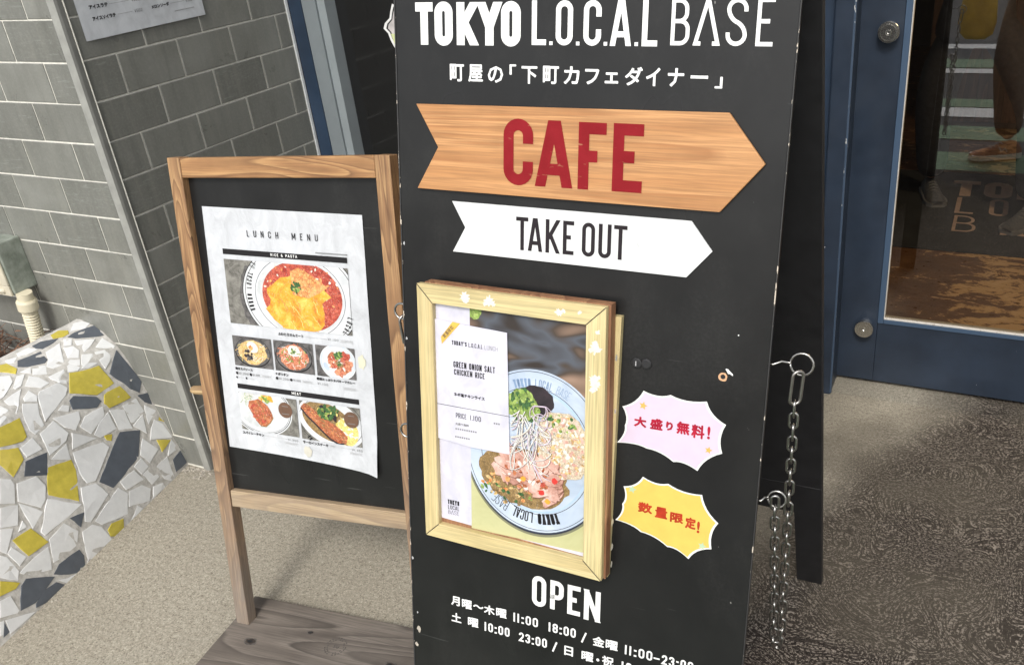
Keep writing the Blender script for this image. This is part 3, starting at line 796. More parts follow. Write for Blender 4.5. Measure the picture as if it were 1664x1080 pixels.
for i in range(NS + 1):
    s = -0.004 + 1.25 * i / NS
    for j in range(NT + 1):
        t = TL[-1] * j / NT; p = psurf(s, t); p += pnorm(s, t) * (random.uniform(-.0015, .0015)); vs.append(p - PO)
mb.add(vs, [(i * (NT + 1) + j, (i + 1) * (NT + 1) + j, (i + 1) * (NT + 1) + j + 1, i * (NT + 1) + j + 1) for i in range(NS) for j in range(NT)], GROUT)
mb.build('grout_body', pl, smooth=True)
def glaze(name, c, var=0.08, rough=0.22):
    b = NB(name, rough); v = b.world()
    n = b.noise(v, 45, 4, 0.6); fine = b.noise(v, 260, 2)
    k = b.math('ADD', 1 - var * 0.8, b.math('MULTIPLY', b.rnd(), var * 1.4))
    base = b.mix(b.ramp(n, [(0.3, 0.0), (0.7, 1.0)]), tuple(x * (1 - var) for x in c), tuple(min(.9, x * (1 + var)) for x in c))
    hs = b.n('ShaderNodeHueSaturation'); b.put(hs.inputs['Color'], base); b.put(hs.inputs['Value'], k)
    c2 = b.mix(b.ramp(fine, [(0.6, 0.0), (0.8, 0.25)]), hs.outputs[0], tuple(x * 0.7 for x in c))
    b.color(c2); b.bump(b.noise(v, 30, 2), 0.12, 0.004); return b.m
GM = {'W': glaze('white_glaze', (0.74, 0.745, 0.735), 0.05), 'Y': glaze('mustard_glaze', (0.56, 0.465, 0.075), 0.12), 'G': glaze('slate_glaze', (0.100, 0.113, 0.132), 0.10, 0.35)}
def piece(poly, m, shrink=0.0):
    cx = sum(p[0] for p in poly) / len(poly); cy = sum(p[1] for p in poly) / len(poly)
    # subdivide the outline so that it follows the surface and looks snapped, not cut
    q = []
    for a, b in zip(poly, poly[1:] + poly[:1]):
        L = math.hypot(b[0] - a[0], b[1] - a[1]); k = max(1, int(L / 0.022))
        for i in range(k):
            f = i / k; j = 0.0 if i == 0 else random.uniform(-.0013, .0013)
            nx, ny = -(b[1] - a[1]) / (L or 1), (b[0] - a[0]) / (L or 1)
            q.append((a[0] + (b[0] - a[0]) * f + nx * j, a[1] + (b[1] - a[1]) * f + ny * j))
    c0 = psurf(cx, cy); mb = MB(); h = random.uniform(.0009, .0018); n = len(q)
    def ring(inset, hh):
        out = []
        for (x, y) in q:
            d = math.hypot(x - cx, y - cy) or 1; k = 1 - inset / d
            x2, y2 = cx + (x - cx) * k, cy + (y - cy) * k
            out.append(psurf(x2, y2) + pnorm(x2, y2) * hh - c0)
        return out
    vs = ring(-.0016, -.002) + ring(-.0012, h * .7) + ring(.0002, h) + [pnorm(cx, cy) * h + Vector((0, 0, 0))]
    fs = []
    for r in range(2):
        for i in range(n): fs.append((r * n + i, r * n + (i + 1) % n, (r + 1) * n + (i + 1) % n, (r + 1) * n + i))
    for i in range(n): fs.append((2 * n + i, 2 * n + (i + 1) % n, 3 * n))
    mb.add(vs, fs, m); me = mb.mesh('tile_piece')
    return inst('tile_piece', me, pl, loc=c0 - PO)
SEEN = []
for t, poly in MOSAIC:
    P = [(max(-0.0, a), b) for a, b in poly]
    piece(P, GM[t]); SEEN.append(P)
def inside(p, poly, pad=0.012):
    c = False
    for i in range(len(poly)):
        a, b = poly[i - 1], poly[i]
        if (a[1] > p[1]) != (b[1] > p[1]) and p[0] < (b[0] - a[0]) * (p[1] - a[1]) / (b[1] - a[1]) + a[0]: c = not c
    return c
def dist(p, poly):
    d = 9
    for i in range(len(poly)):
        a, b = Vector(poly[i - 1]), Vector(poly[i]); q = Vector(p); ab = b - a
        k = max(0, min(1, (q - a).dot(ab) / (ab.length_squared or 1))); d = min(d, (q - a - ab * k).length)
    return d
rg = random.Random(4)
more = []
for _ in range(5000):          # pieces past the frame and small fillers in wide joints
    c = (rg.uniform(0.0, 1.15), rg.uniform(0.01, 0.585)); r = rg.choice((.052, .045, .036, .028, .014))
    lim = 0.0
    if any(inside(c, P) for P in SEEN): continue
    dm = min((dist(c, P) for P in SEEN if abs(P[0][0] - c[0]) < .3), default=9)
    dm = min(dm, c[0] + .004, c[1] + .004, .60 - c[1])
    if dm < .013 or (dm < r and r > .03): continue
    r = min(dm - .0045, r)
    n = rg.choice((4, 5, 5, 6)); a0 = rg.uniform(0, 6.28)
    P = [(c[0] + r * math.cos(a0 + 6.283 * (k + rg.uniform(-.2, .2)) / n), c[1] + r * math.sin(a0 + 6.283 * (k + rg.uniform(-.2, .2)) / n)) for k in range(n)]
    SEEN.append(P); more.append(P)
    if len(more) > 170: break
for P in more: piece(P, GM[rg.choice('WWWWWWYG') if P[0][0] > .35 else 'W'])
# dry bark mulch in the planter
SOIL = plain('dark_soil', (0.045, 0.026, 0.018), 0.95, 0.4, 80, bump=0.6)
BARK = plain('dry_bark', (0.16, 0.085, 0.05), 0.85, 0.5, 60)
mb = MB(); mb.box(-3.3, -2.552, 0.30, 1.53, 0.0, 0.30, SOIL)
rg = random.Random(8)
for _ in range(2600):
    x, y = rg.uniform(-3.2, -2.56), rg.uniform(0.5, 1.52); z = 0.30 + rg.uniform(0, .13) * (0.3 + 0.7 * min(1, (abs(x + 2.55)) / .12)); a = rg.uniform(0, 3.14); b = rg.uniform(-.6, .6)
    L = rg.uniform(.012, .05); w = rg.uniform(.0015, .005)
    d = Vector((math.cos(a) * math.cos(b), math.sin(a) * math.cos(b), math.sin(b))) * L; s = Vector((-math.sin(a), math.cos(a), 0)) * w; u = Vector((0, 0, w * .6)); p = Vector((x, y, z))
    mb.add([p - d - s, p - d + s, p + d + s * .6, p + d - s * .6, p + u], [(0, 1, 4), (1, 2, 4), (2, 3, 4), (3, 0, 4)], BARK if rg.random() > .3 else SOIL)
tag(mb.build('bark_mulch'), 'dark brown bark mulch filling the planter behind the mosaic wall', 'mulch', kind='stuff')
mb = MB(); mb.box(-3.30, -2.56, 0.27, 0.298, 0.0, 0.46, GROUT, Matrix.Translation(-PO)); mb.build('end_wall', pl)

# loose crumbs of mortar and grit along the foot of the walls and the planter
GRIT = plain('mortar_grit', (0.34, 0.31, 0.26), 0.95, 0.4, 90)
mb = MB(); rg = random.Random(17)
def crumb(x, y, r):
    vs = []; 
    for k in range(5): t = 1.2566 * k + rg.uniform(-.3, .3); q = r * rg.uniform(.7, 1.2); vs.append((x + q * math.cos(t), y + q * math.sin(t), 0.0002))
    vs.append((x + rg.uniform(-.3, .3) * r, y + rg.uniform(-.3, .3) * r, r * rg.uniform(.5, .9)))
    mb.add(vs, [(k, (k + 1) % 5, 5) for k in range(5)], GRIT)
for _ in range(260):
    k = rg.random()
    if k < .35: crumb(rg.uniform(-2.23, -2.12), YF - abs(rg.gauss(0, .018)) - .004, rg.uniform(.0015, .007))
    elif k < .55: crumb(XC + .004 + abs(rg.gauss(0, .02)), rg.uniform(1.50, 2.3), rg.uniform(.001, .004))
    elif k < .80: s_ = rg.uniform(0, .8); crumb(-2.238 + .192 * s_ + .004 + abs(rg.gauss(0, .012)), 1.534 - s_, rg.uniform(.001, .004))
    else: crumb(rg.uniform(-1.9, .2), rg.uniform(.8, 2.5), rg.uniform(.001, .0025))
tag(mb.build('mortar_crumbs'), 'loose mortar crumbs and grit scattered on the ground along the wall', 'grit', kind='stuff')

# ---------------------------------------------------------------- shop front: posts, dark window, jamb
def uprights():
    g = empty('window_frame', (-1.25, 2.35, 0)); tag(g, 'navy and grey framed dark shop window behind the sign boards', 'shop window'); o = Vector(g.location)
    T = Matrix.Translation(-o)
    mb = MB(); mb.box(-2.136, -2.086, 2.338, 2.40, 0, 2.3, NAVYD, T); mb.build('navy_post', g)
    mb = MB(); mb.box(-2.0855, -2.030, 2.342, 2.42, 0, 2.3, GREYAL, T); mb.box(-2.0295, -1.999, 2.350, 2.43, 0, 2.3, GREYAL2, T); mb.build('grey_post', g)
    b = NB('dark_window_glass', 0.06); b.color((0.012, 0.012, 0.012)); b.b.inputs['Specular IOR Level'].default_value = 0.6
    n = b.noise(b.map(b.obj(), (1, 1, 5)), 3, 3); b.rough(b.ramp(n, [(0.4, 0.05), (0.7, 0.22)]))
    mb = MB(); mb.box(-1.998, -0.56, 2.40, 2.408, 0.42, 2.3, b.m, T); mb.build('glass_pane', g)
    mb = MB(); mb.box(-1.998, -0.56, 2.36, 2.43, 0.0, 0.418, NAVY, T); mb.build('base_panel', g)
    return g
uprights()
sk = MB()
SKW = plain('sticker_white', (0.75, 0.75, 0.73), 0.5, 0.05)
shape = [(0.0, .07), (-.012, .045), (-.018, .028), (-.040, .012), (-.048, -.004), (-.034, -.018), (-.028, -.040), (-.018, -.062), (0.0, -.070), (.05, -.06), (.06, .05)]
sk.flat(shape, 0.0, SKW); sk.flat([(x * .86 + .004, z * .88) for x, z in shape], -0.0004, BLACKPRINT); sk.flat([(x * .76 + .006, z * .80) for x, z in shape], -0.0008, plain('sticker_grey_pink', (0.50, 0.47, 0.46), 0.5, 0.3, 25))
sk.flat([(-.022, -.02), (.03, -.02), (.03, -.052), (-.014, -.052)], -0.0012, plain('sticker_lime', (0.55, 0.60, 0.30), 0.5, 0.15))
o = sk.build('window_sticker'); o.location = (-1.775, 2.398, 1.205); tag(o, 'wavy-edged white sticker on the dark window beside the tall sign', 'sticker')

door = empty('shop_door', (-0.41, 2.675, 0)); tag(door, 'navy blue wooden door with a large glass pane and two round steel fixings', 'door')
mb = MB()
def dbox(mb, x0, x1, y0, y1, z0, z1, m): mb.box(x0 + 0.41, x1 + 0.41, y0 - 2.675, y1 - 2.675, z0, z1, m)
mb = MB(); dbox(mb, -0.408, -0.276, 2.675, 2.715, 0.014, 2.2, NAVY); mb.build('stile', door, bevel=.0015)
mb = MB(); dbox(mb, 0.62, 0.75, 2.675, 2.715, 0.014, 2.2, NAVY); mb.build('stile', door, bevel=.0015)
mb = MB(); dbox(mb, -0.2755, 0.6195, 2.675, 2.715, 0.014, 0.232, NAVY); mb.build('bottom_rail', door, bevel=.0015)
mb = MB(); dbox(mb, -0.2755, 0.6195, 2.675, 2.715, 2.05, 2.2, NAVY); mb.build('top_rail', door, bevel=.0015)
BEAD = chipline('worn_glazing_bead', (0.045, 0.080, 0.135), (0.45, 0.45, 0.43), 0.74)
PALE = chipline('pale_glazing_edge', (0.55, 0.53, 0.49), (0.30, 0.26, 0.22), 0.6)
mb = MB(); dbox(mb, -0.2755, -0.2580, 2.671, 2.70, 0.2325, 2.05, BEAD); dbox(mb, -0.2578, -0.2548, 2.6735, 2.70, 0.250, 2.05, PALE); mb.build('glazing_bead', door, bevel=.001)
mb = MB(); dbox(mb, -0.2575, 0.62, 2.671, 2.70, 0.2325, 0.246, BEAD); dbox(mb, -0.2575, 0.62, 2.6735, 2.70, 0.2463, 0.2510, PALE); mb.build('glazing_bead', door, bevel=.001)
def glass_mat():
    m = bpy.data.materials.new('door_glass'); m.use_nodes = True; t = m.node_tree
    for n in list(t.nodes): t.nodes.remove(n)
    out = t.nodes.new('ShaderNodeOutputMaterial'); mx = t.nodes.new('ShaderNodeMixShader'); tr = t.nodes.new('ShaderNodeBsdfTransparent'); gl = t.nodes.new('ShaderNodeBsdfGlossy')
    fr = t.nodes.new('ShaderNodeFresnel'); fr.inputs[0].default_value = 2.45
    tr.inputs[0].default_value = (0.93, 0.95, 0.94, 1); gl.inputs['Roughness'].default_value = 0.0; gl.inputs[0].default_value = (1, 1, 1, 1)
    t.links.new(fr.outputs[0], mx.inputs[0]); t.links.new(tr.outputs[0], mx.inputs[1]); t.links.new(gl.outputs[0], mx.inputs[2]); t.links.new(mx.outputs[0], out.inputs[0])
    return m
mb = MB(); mb.add([(0.152, 0.006, 0.24), (1.03, 0.006, 0.24), (1.03, 0.006, 2.06), (0.152, 0.006, 2.06)], [(0, 1, 2, 3)], glass_mat()); mb.build('glass_pane', door)
for z in (1.141, 0.217):
    M = Matrix.Translation((0.097, 0.0, z)) @ Matrix.Rotation(R(90), 4, 'X')
    mb = MB(); mb.lathe([(0, 0), (.021, 0), (.021, .018), (.0285, .018), (.0295, .020), (.0295, .030), (.0283, .0322), (.0225, .0325), (.0218, .0312), (.0208, .0312), (.0202, .0325), (.0080, .0325), (.0074, .0312), (.0066, .0312), (.0062, .0325), (.0040, .0325), (.0034, .029), (0, .029)], BRUSH, M, 40)
    mb.build('round_fixing', door, smooth=False)
jb = empty('door_jamb', (-0.41, 2.6, 0)); tag(jb, 'chipped navy door jamb standing at the left side of the glass door', 'door frame')
T = Matrix.Translation((0.41, -2.6, 0))
mb = MB(); mb.box(-0.448, -0.3935, 2.566, 2.72, 0.0, 2.25, NAVY, T); mb.build('front_post', jb, bevel=.004)
mb = MB(); mb.box(-0.3962, -0.3905, 2.5645, 2.5745, 0.008, 2.25, NAVYCHIP, T); mb.build('worn_edge', jb)
mb = MB(); mb.box(-0.56, -0.449, 2.592, 2.74, 0.0, 2.25, NAVYD, T); mb.build('rear_post', jb, bevel=.004)
mb = MB(); mb.box(-0.389, 0.75, 2.5745, 2.72, 2.21, 2.3, NAVY, T); mb.build('head', jb)
mb = MB(); mb.box(0.752, 0.85, 2.566, 2.72, 0.0, 2.3, NAVY, T); mb.build('side_post', jb)
sw_ = MB(); sw_.box(0.851, 3.4, 1.56, 2.9, 0, 2.3, GROUTW); tag(sw_.build('side_wall'), 'pale rendered wall beyond the right side of the door', 'wall')

# ---------------------------------------------------------------- interior behind the glass
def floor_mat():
    b = NB('worn_floor_painted_lamplight', 0.32); p = b.world()
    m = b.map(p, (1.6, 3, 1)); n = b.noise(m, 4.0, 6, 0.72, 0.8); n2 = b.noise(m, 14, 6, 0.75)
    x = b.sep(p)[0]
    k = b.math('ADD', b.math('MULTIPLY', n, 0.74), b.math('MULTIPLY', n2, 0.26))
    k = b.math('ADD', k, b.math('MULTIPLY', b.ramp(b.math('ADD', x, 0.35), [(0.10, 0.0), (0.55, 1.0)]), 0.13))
    b.color(b.ramp(k, [(0.35, (0.10, 0.045, 0.020)), (0.50, (0.17, 0.085, 0.038)), (0.585, (0.22, 0.115, 0.055)), (0.60, (0.66, 0.42, 0.20)), (0.75, (0.78, 0.55, 0.31))]))  # golden stops put warm lamplight patches into the worn floor's colour
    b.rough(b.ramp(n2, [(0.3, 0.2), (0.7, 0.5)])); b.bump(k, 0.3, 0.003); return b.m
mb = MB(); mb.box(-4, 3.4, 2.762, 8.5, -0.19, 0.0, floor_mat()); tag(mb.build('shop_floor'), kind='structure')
DW = plain('dark_interior_wall', (0.05, 0.035, 0.028), 0.8, 0.3, 4)
mb = MB(); mb.box(-4, 3.4, 8.5, 8.6, 0, 2.6, DW); mb.box(-4.1, -4.001, 2.8, 8.6, 0, 2.6, DW); mb.box(3.41, 3.5, 2.8, 8.6, 0, 2.6, DW); mb.box(-4.1, 3.5, 2.6, 8.6, 2.61, 2.7, DW); tag(mb.build('shop_interior'), kind='structure')
mat_ = empty('door_mat', (0.30, 4.44, 0.0)); tag(mat_, 'black doormat with brown lettering lying inside the glass door', 'doormat')
MATB = plain('black_rubber_mat', (0.030, 0.032, 0.034), 0.85, 0.25, 8, bump=0.2); TAN = plain('tan_mat_print', (0.58, 0.42, 0.33), 0.8, 0.15, 40)
mb = MB(); mb.box(-1.15, 0.70, -0.555, 0.545, 0.001, 0.009, MATB); mb.build('rubber', mat_, bevel=.003)
mb = MB()
def onmat(x, z): return (x - 0.30, z - 4.44)
tmp = MB()
xs = [-.180 + .151 * k for k in range(5)]
for k, ch in enumerate('TOKYO'): glyph(tmp, ch, xs[k], xs[k] + .130, 4.605, 4.845, .052, 0, TAN, onmat)
for k, ch in enumerate('LOCAL'): glyph(tmp, ch, xs[k] + .035, xs[k] + .118, 4.355, 4.585, .022, 0, TAN, onmat)
for k, ch in zip((0, 1.35, 2.7, 4.05), 'B^SE'): glyph(tmp, ch, -.14 + .151 * k, -.14 + .151 * k + .10, 4.115, 4.325, .015, 0, TAN, onmat)
mb.add([(x, z, 0.0096 - y * 10) for x, y, z in tmp.v], tmp.f, TAN); mb.build('lettering', mat_)
ct = empty('serving_counter', (0.4, 5.9, 0)); tag(ct, 'brown plank-fronted counter standing in the dark shop behind the glass', 'counter')
BRN = wood('brown_planks', (0.10, 0.05, 0.03), (0.07, 0.035, 0.02), (0.03, 0.015, 0.008), 'Z', grain=6, bands=10, stretch=9)
for k in range(12): m_ = MB(); m_.box(-0.85 + .15 * k, -0.853 + .15 * (k + 1), 0, .02, 0.04, 0.98, BRN); m_.build('plank', ct, bevel=.003)
m_ = MB(); m_.box(-0.88, 0.98, -0.03, 0.6, 0.982, 1.02, BRN); m_.build('counter_top', ct, bevel=.004)
m_ = MB(); m_.box(-0.85, 0.95, 0.022, 0.55, 0.0, 0.98, DW); m_.build('carcass', ct)
def lamp(loc, e):
    g = empty('pendant_lamp', loc); tag(g, 'warm pendant lamp hanging in the shop behind the glass', 'lamp')
    m_ = MB(); m_.lathe([(.02, .12), (.03, .10), (.15, 0), (.152, -.004), (.0, -.001)], plain('lamp_shade_metal', (0.05, 0.05, 0.05), 0.4)); m_.build('shade', g)
    m_ = MB(); m_.tube([(0, 0, .12), (0, 0, 2.61 - loc[2])], .003, BLACKIN, 6); m_.build('cord', g)
    ld = bpy.data.lights.new('bulb_light', 'POINT'); ld.energy = e; ld.color = (1.0, .72, .42); ld.shadow_soft_size = .04; lo = bpy.data.objects.new('bulb_light', ld); COL.objects.link(lo); lo.location = (loc[0], loc[1], loc[2] - .07)
lamp((0.60, 3.30, 2.05), 24)

# ---------------------------------------------------------------- weathered plank under the easel
pk = empty('base_plank', (-1.5676, 1.132, 0.0), ((0.9934, 0.1147, 0), (-0.1147, 0.9934, 0), (0, 0, 1)))
tag(pk, 'weathered grey wooden plank lying on the ground under the easel', 'plank')
mb = MB(); mb.box(0, 0.80, -0.30, 0, 0.001, 0.030, WEATH); mb.build('board', pk, bevel=.0025)
RSTAMP = plain('branded_mark', (0.085, 0.075, 0.066), 0.9, 0.4, 120); KNOT = plain('dark_knot', (0.045, 0.035, 0.028), 0.9, 0.5, 90)
def onplank(mb, pts, m, z=0.0306): mb.add([(x, y, z) for x, y in pts], [tuple(range(len(pts)))], m)
mb = MB()
for k in range(22):
    a0 = 2 * math.pi * k / 22; a1 = a0 + .17
    for r0, r1 in ((.0185, .0215), (.024, .0272)):
        if random.random() < .2: continue
        onplank(mb, [(.300 + r * math.cos(a), -.098 + r * math.sin(a)) for r, a in ((r0, a0), (r1, a0), (r1, a1), (r0, a1))], RSTAMP)
glyph(tmp := MB(), 'S', .294, .301, -.103, -.093, .0018, 0, RSTAMP); mb.add([(x, z, .0306) for x, y, z in tmp.v], tmp.f, RSTAMP)
glyph(tmp := MB(), 'G', .302, .309, -.103, -.093, .0018, 0, RSTAMP); mb.add([(x, z, .0306) for x, y, z in tmp.v], tmp.f, RSTAMP)
mb.build('burnt_stamp', pk)
for x, y, r in ((.085, -.135, .011), (.455, -.115, .009), (.040, -.062, .005), (.215, -.075, .006)):
    mb = MB()
    for q in range(3): onplank(mb, [(x + px * 1.7, y + py) for px, py in blob(0, 0, r * (1 - q * .3), 12, .2, rot=0)], (RSTAMP, KNOT, BLACKIN)[q], .0303 + q * .0002)
    mb.build('knot', pk)

# ---------------------------------------------------------------- lunch menu easel
es = empty('menu_easel', (-1.5439, 1.0427, 0.0300), ((0.9955, 0.0909, 0.0265), (-0.0827, 0.9713, -0.2230), (-0.0460, 0.2198, 0.9745)))
tag(es, 'wooden framed blackboard easel showing the LUNCH MENU poster', 'menu easel')
def leaning_post(name, x0a, x1a, x0b, x1b, z0, z1, y0, y1, m, parent):
    mb = MB(); N = 14; vs = []
    for i in range(N + 1):
        t = i / N; z = z0 + (z1 - z0) * t; a = x0a + (x0b - x0a) * t; b = x1a + (x1b - x1a) * t
        j = random.uniform(-.0004, .0004)
        vs += [(a + j, y0, z), (b + j, y0, z), (b + j, y1, z), (a + j, y1, z)]
    fs = [(i * 4 + k, i * 4 + (k + 1) % 4, i * 4 + 4 + (k + 1) % 4, i * 4 + 4 + k) for i in range(N) for k in range(4)] + [(3, 2, 1, 0), (N * 4, N * 4 + 1, N * 4 + 2, N * 4 + 3)]
    mb.add(vs, fs, m); return mb.build(name, parent, bevel=.0018)
leaning_post('post', 0.0, 0.0365, -0.0085, 0.0255, 0.0, 1.1250, 0, .030, PINE_Z, es)
leaning_post('post', 0.510, 0.5455, 0.5065, 0.5420, 0.0, 1.1300, 0, .030, PINE_Z, es)
mb = MB(); mb.add([(.0258, .0008, 1.0825), (.506, .0008, 1.0860), (.506, .0008, 1.1290), (.0258, .0008, 1.1240), (.0258, .030, 1.0825), (.506, .030, 1.0860), (.506, .030, 1.1290), (.0258, .030, 1.1240)],
    [(0, 1, 2, 3), (7, 6, 5, 4), (0, 4, 5, 1), (1, 5, 6, 2), (2, 6, 7, 3), (3, 7, 4, 0)], PINE_X); mb.build('top_rail', es, bevel=.0018)
mb = MB(); mb.add([(.0345, .0030, .3165), (.512, .0030, .3300), (.512, .0030, .3690), (.0345, .0030, .3580), (.0345, .030, .3165), (.512, .030, .3300), (.512, .030, .3690), (.0345, .030, .3580)],
    [(0, 1, 2, 3), (7, 6, 5, 4), (0, 4, 5, 1), (1, 5, 6, 2), (2, 6, 7, 3), (3, 7, 4, 0)], PINE_XL); mb.build('bottom_rail', es, bevel=.0018)
mb = MB(); mb.box(.0257, .508, .0175, .0255, .350, 1.090, BLACK); mb.build('blackboard', es)
mb = MB(); mb.tube([(-.046, .014, .596), (-.040, .014, .596), (-.022, .014, .597), (.004, .014, .598)], [.0075, .0100, .0108, .0105], PINE_XL, 14); mb.build('dowel_peg', es, smooth=False)
mb = MB(); mb.box(.03, .51, .0258, .034, .57, .62, PINE_XL); mb.build('back_brace', es)
# poster
CR, SR = math.cos(R(1.45)), math.sin(R(1.45))
ms = empty('menu_poster', (0.0398, 0.0150, 0.4643)); ms.parent = es; ms.rotation_euler = (0, R(1.45), 0)
def ml(u, v):
    dx, dz = u - .0398, v - .4643; return (dx * CR - dz * SR, dx * SR + dz * CR)
mb = MB(); N = 16; W, H = 0.4035, 0.5570; vs = []
for j in range(N + 1):
    for i in range(N + 1):
        x, z = W * i / N, H * j / N
        if j == 0: z -= .012 * (i / N) ** 3
        curl = .010 * max(0, (i / N - .86)) / .14 * max(0, (.14 - j / N)) / .14 * (1 if i == N else .5)
        vs.append((x, .0008 - curl - .0003 * math.sin(i * 1.7) * math.sin(j * 1.3), z))
mb.add(vs, [(j * (N + 1) + i, j * (N + 1) + i + 1, (j + 1) * (N + 1) + i + 1, (j + 1) * (N + 1) + i) for j in range(N) for i in range(N)], PAPER)
mb.build('laminated_sheet', ms, smooth=True)
def rect(p0, p1): return (p0[0], p1[0], p0[1], p1[1])
YB = -0.0004
L0, L1 = .0335, .3475     # left and right of the printed column
mb = MB()
zb = ml(.0956, .9318)[1]
mb.flat([(.0440, .4560), (.3608, .4560), (.3608, .4680), (.0440, .4680)], YB, BLACKPRINT); mb.build('black_bar', ms); mb = MB()
mb.flat([(.0435, .1490), (.3645, .1490), (.3645, .1605), (.0435, .1605)], YB, BLACKPRINT)
mb.build('black_bar', ms)
lt = MB(); Y = YB - .0004
text(lt, 'LUNCH MENU', .1135, .2935, .4975, .5115, .0016, Y, BLACKPRINT, wide=.38, gap=.62, space=.55)
text(lt, 'RICE & PASTA', .170, .238, .4592, .4652, .0011, Y, WHITEPRINT, wide=.45, gap=.2)
text(lt, 'MEAT', .1915, .2155, .1518, .1580, .0012, Y, WHITEPRINT, wide=.45, gap=.2)
for k in range(26): lt.flat([(.285 + .003 * k, .4722), (.287 + .003 * k, .4722), (.287 + .003 * k, .4748), (.285 + .003 * k, .4748)], Y, GREYPRINT)
def cap(s, x0, x1, z0, h=.0068): jp(lt, s, x0, x1, z0, z0 + h, Y, BLACKPRINT, .0003)
def dash(x0, x1, z): lt.flat([(x0, z), (x1, z), (x1, z + .0006), (x0, z + .0006)], Y, PALEPRINT)
def price(s, x0, x1, z0, h=.0052, m=None): text(lt, s, x0, x1, z0, z0 + h, .0007, Y, m or GREYPRINT, wide=.5, gap=.2)
def note(x0, x1, z0):
    for a, b, c, d in ((x0, x1, z0, z0 + .0004), (x0, x1, z0 + .0052, z0 + .0056)): lt.flat([(a, c), (b, c), (b, d), (a, d)], Y, PALEPRINT)
    x = x0 + .003
    while x < x1 - .004: lt.flat([(x, z0 + .0018), (x + .0017, z0 + .0018), (x + .0017, z0 + .0038), (x, z0 + .0038)], Y, PALEPRINT); x += .0027
cap('ふわとろオムミート', .1700, .2360, .2855); dash(.239, .296, .288); price('¥1,100', .298, .325, .2858); note(.328, .362, .2850)
cap('焼きスパソース', .0430, .0905, .1930); cap('ナポリタン', .152, .187, .1925); cap('野菜たっぷりタパキーマカレー', .2610, .3590, .1935, .0064)
for x0 in (.0430, .152):
    lt.flat(ellipse(x0 + .0035, .1855, .0034, .0034, 12), Y, BLACKPRINT); price('¥1,200', x0 + .009, x0 + .033, .1830); price('/', x0 + .0345, x0 + .0365, .1830)
    lt.flat(ellipse(x0 + .0415, .1855, .0034, .0034, 12), Y, BLACKPRINT); price('¥1,000', x0 + .047, x0 + .066, .1830); note(x0 + .069, x0 + .099, .1825)
lt.flat(ellipse(.0450, .1755, .0022, .0026, 10), Y, BLACKPRINT); dash(.049, .064, .1752); lt.flat(ellipse(.071, .1755, .0022, .0026, 10), Y, BLACKPRINT); dash(.075, .092, .1752)
price('¥1,100', .262, .289, .1830); note(.326, .360, .1790)
cap('スパイシーチキン', .0440, .1035, .0392); dash(.106, .168, .042); price('¥1,300', .169, .196, .0392); note(.158, .196, .0300)
cap('サーロインステーキ', .2095, .2765, .0388); note(.279, .298, .0395); dash(.300, .337, .042); price('¥1,480', .338, .365, .0392); note(.330, .365, .0300)
lt.build('lettering', ms)

# printed food pictures (flat layers of print)
def fmat(name, a, b_, scale=60, c=None, detail=5, cell=0, gloss=0.0):
    b = NB(name, 0.5); n = b.noise(b.obj(), scale, detail, 0.68, 0.6)
    st = [(0.34, a), (0.62, b_)] if c is None else [(0.33, a), (0.5, b_), (0.66, c)]
    col = b.ramp(n, st)
    if cell:      # printed grains, folds and crumbs
        wob = b.add3(b.obj(), b.comb(b.math('MULTIPLY', n, 0.01), 0.0, b.math('MULTIPLY', b.noise(b.obj(), scale * 1.3, 3), 0.01)))
        e = b.voro(wob, cell, 'DISTANCE_TO_EDGE')
        col = b.mix(b.ramp(e, [(0.0, 0.72), (0.16, 0.0)]), col, tuple(x * 0.30 for x in a))
        k = b.voro(wob, cell, 'F1', 'Color')
        col = b.mix(b.math('MULTIPLY', b.sep(k)[0], 0.40), col, tuple(min(.9, x * 1.25) for x in (c or b_)))
    if gloss:
        h = b.noise(b.obj(), 300, 3, 0.7)
        col = b.mix(b.ramp(h, [(0.60, 0.0), (0.72, gloss)]), col, (0.88, 0.84, 0.78))
    b.color(col); return b.m
F_TABLE = fmat('print_stone_table', (0.07, 0.065, 0.055), (0.25, 0.24, 0.21), 45)
F_TABLE2 = fmat('print_dark_table', (0.04, 0.038, 0.036), (0.15, 0.14, 0.135), 60)
F_PLATE = fmat('print_plate', (0.54, 0.56, 0.57), (0.68, 0.69, 0.69), 18)
F_PLATESH = fmat('print_plate_well', (0.48, 0.50, 0.50), (0.66, 0.67, 0.66), 25)
F_TOM = fmat('print_tomato', (0.26, 0.012, 0.008), (0.42, 0.04, 0.025), 110, (0.62, 0.16, 0.09), cell=150, gloss=.5)
F_EGG = fmat('print_egg', (0.52, 0.15, 0.015), (0.74, 0.36, 0.03), 34, (0.82, 0.58, 0.13), detail=7, gloss=.35)
F_EGGR = fmat('print_egg_sauce', (0.62, 0.10, 0.03), (0.74, 0.27, 0.07), 140, (0.82, 0.50, 0.20), cell=130, gloss=.4)
F_HERB = fmat('print_herb', (0.010, 0.04, 0.012), (0.07, 0.17, 0.05), 200, cell=260)
F_PASTA = fmat('print_pasta', (0.45, 0.22, 0.06), (0.70, 0.42, 0.14), 120, (0.80, 0.62, 0.34), cell=200, gloss=.4)
F_PASTAR = fmat('print_red_pasta', (0.42, 0.06, 0.03), (0.60, 0.16, 0.08), 120, (0.74, 0.38, 0.22), cell=200, gloss=.4)
F_CREAM = fmat('print_cream', (0.66, 0.63, 0.52), (0.78, 0.76, 0.68), 60)
F_MEAT = fmat('print_glazed_meat', (0.24, 0.05, 0.02), (0.40, 0.10, 0.035), 110, (0.60, 0.23, 0.10), cell=110, gloss=.5)
F_SAUCE = fmat('print_brown_sauce', (0.17, 0.10, 0.035), (0.34, 0.22, 0.085), 70, cell=230, gloss=.3)
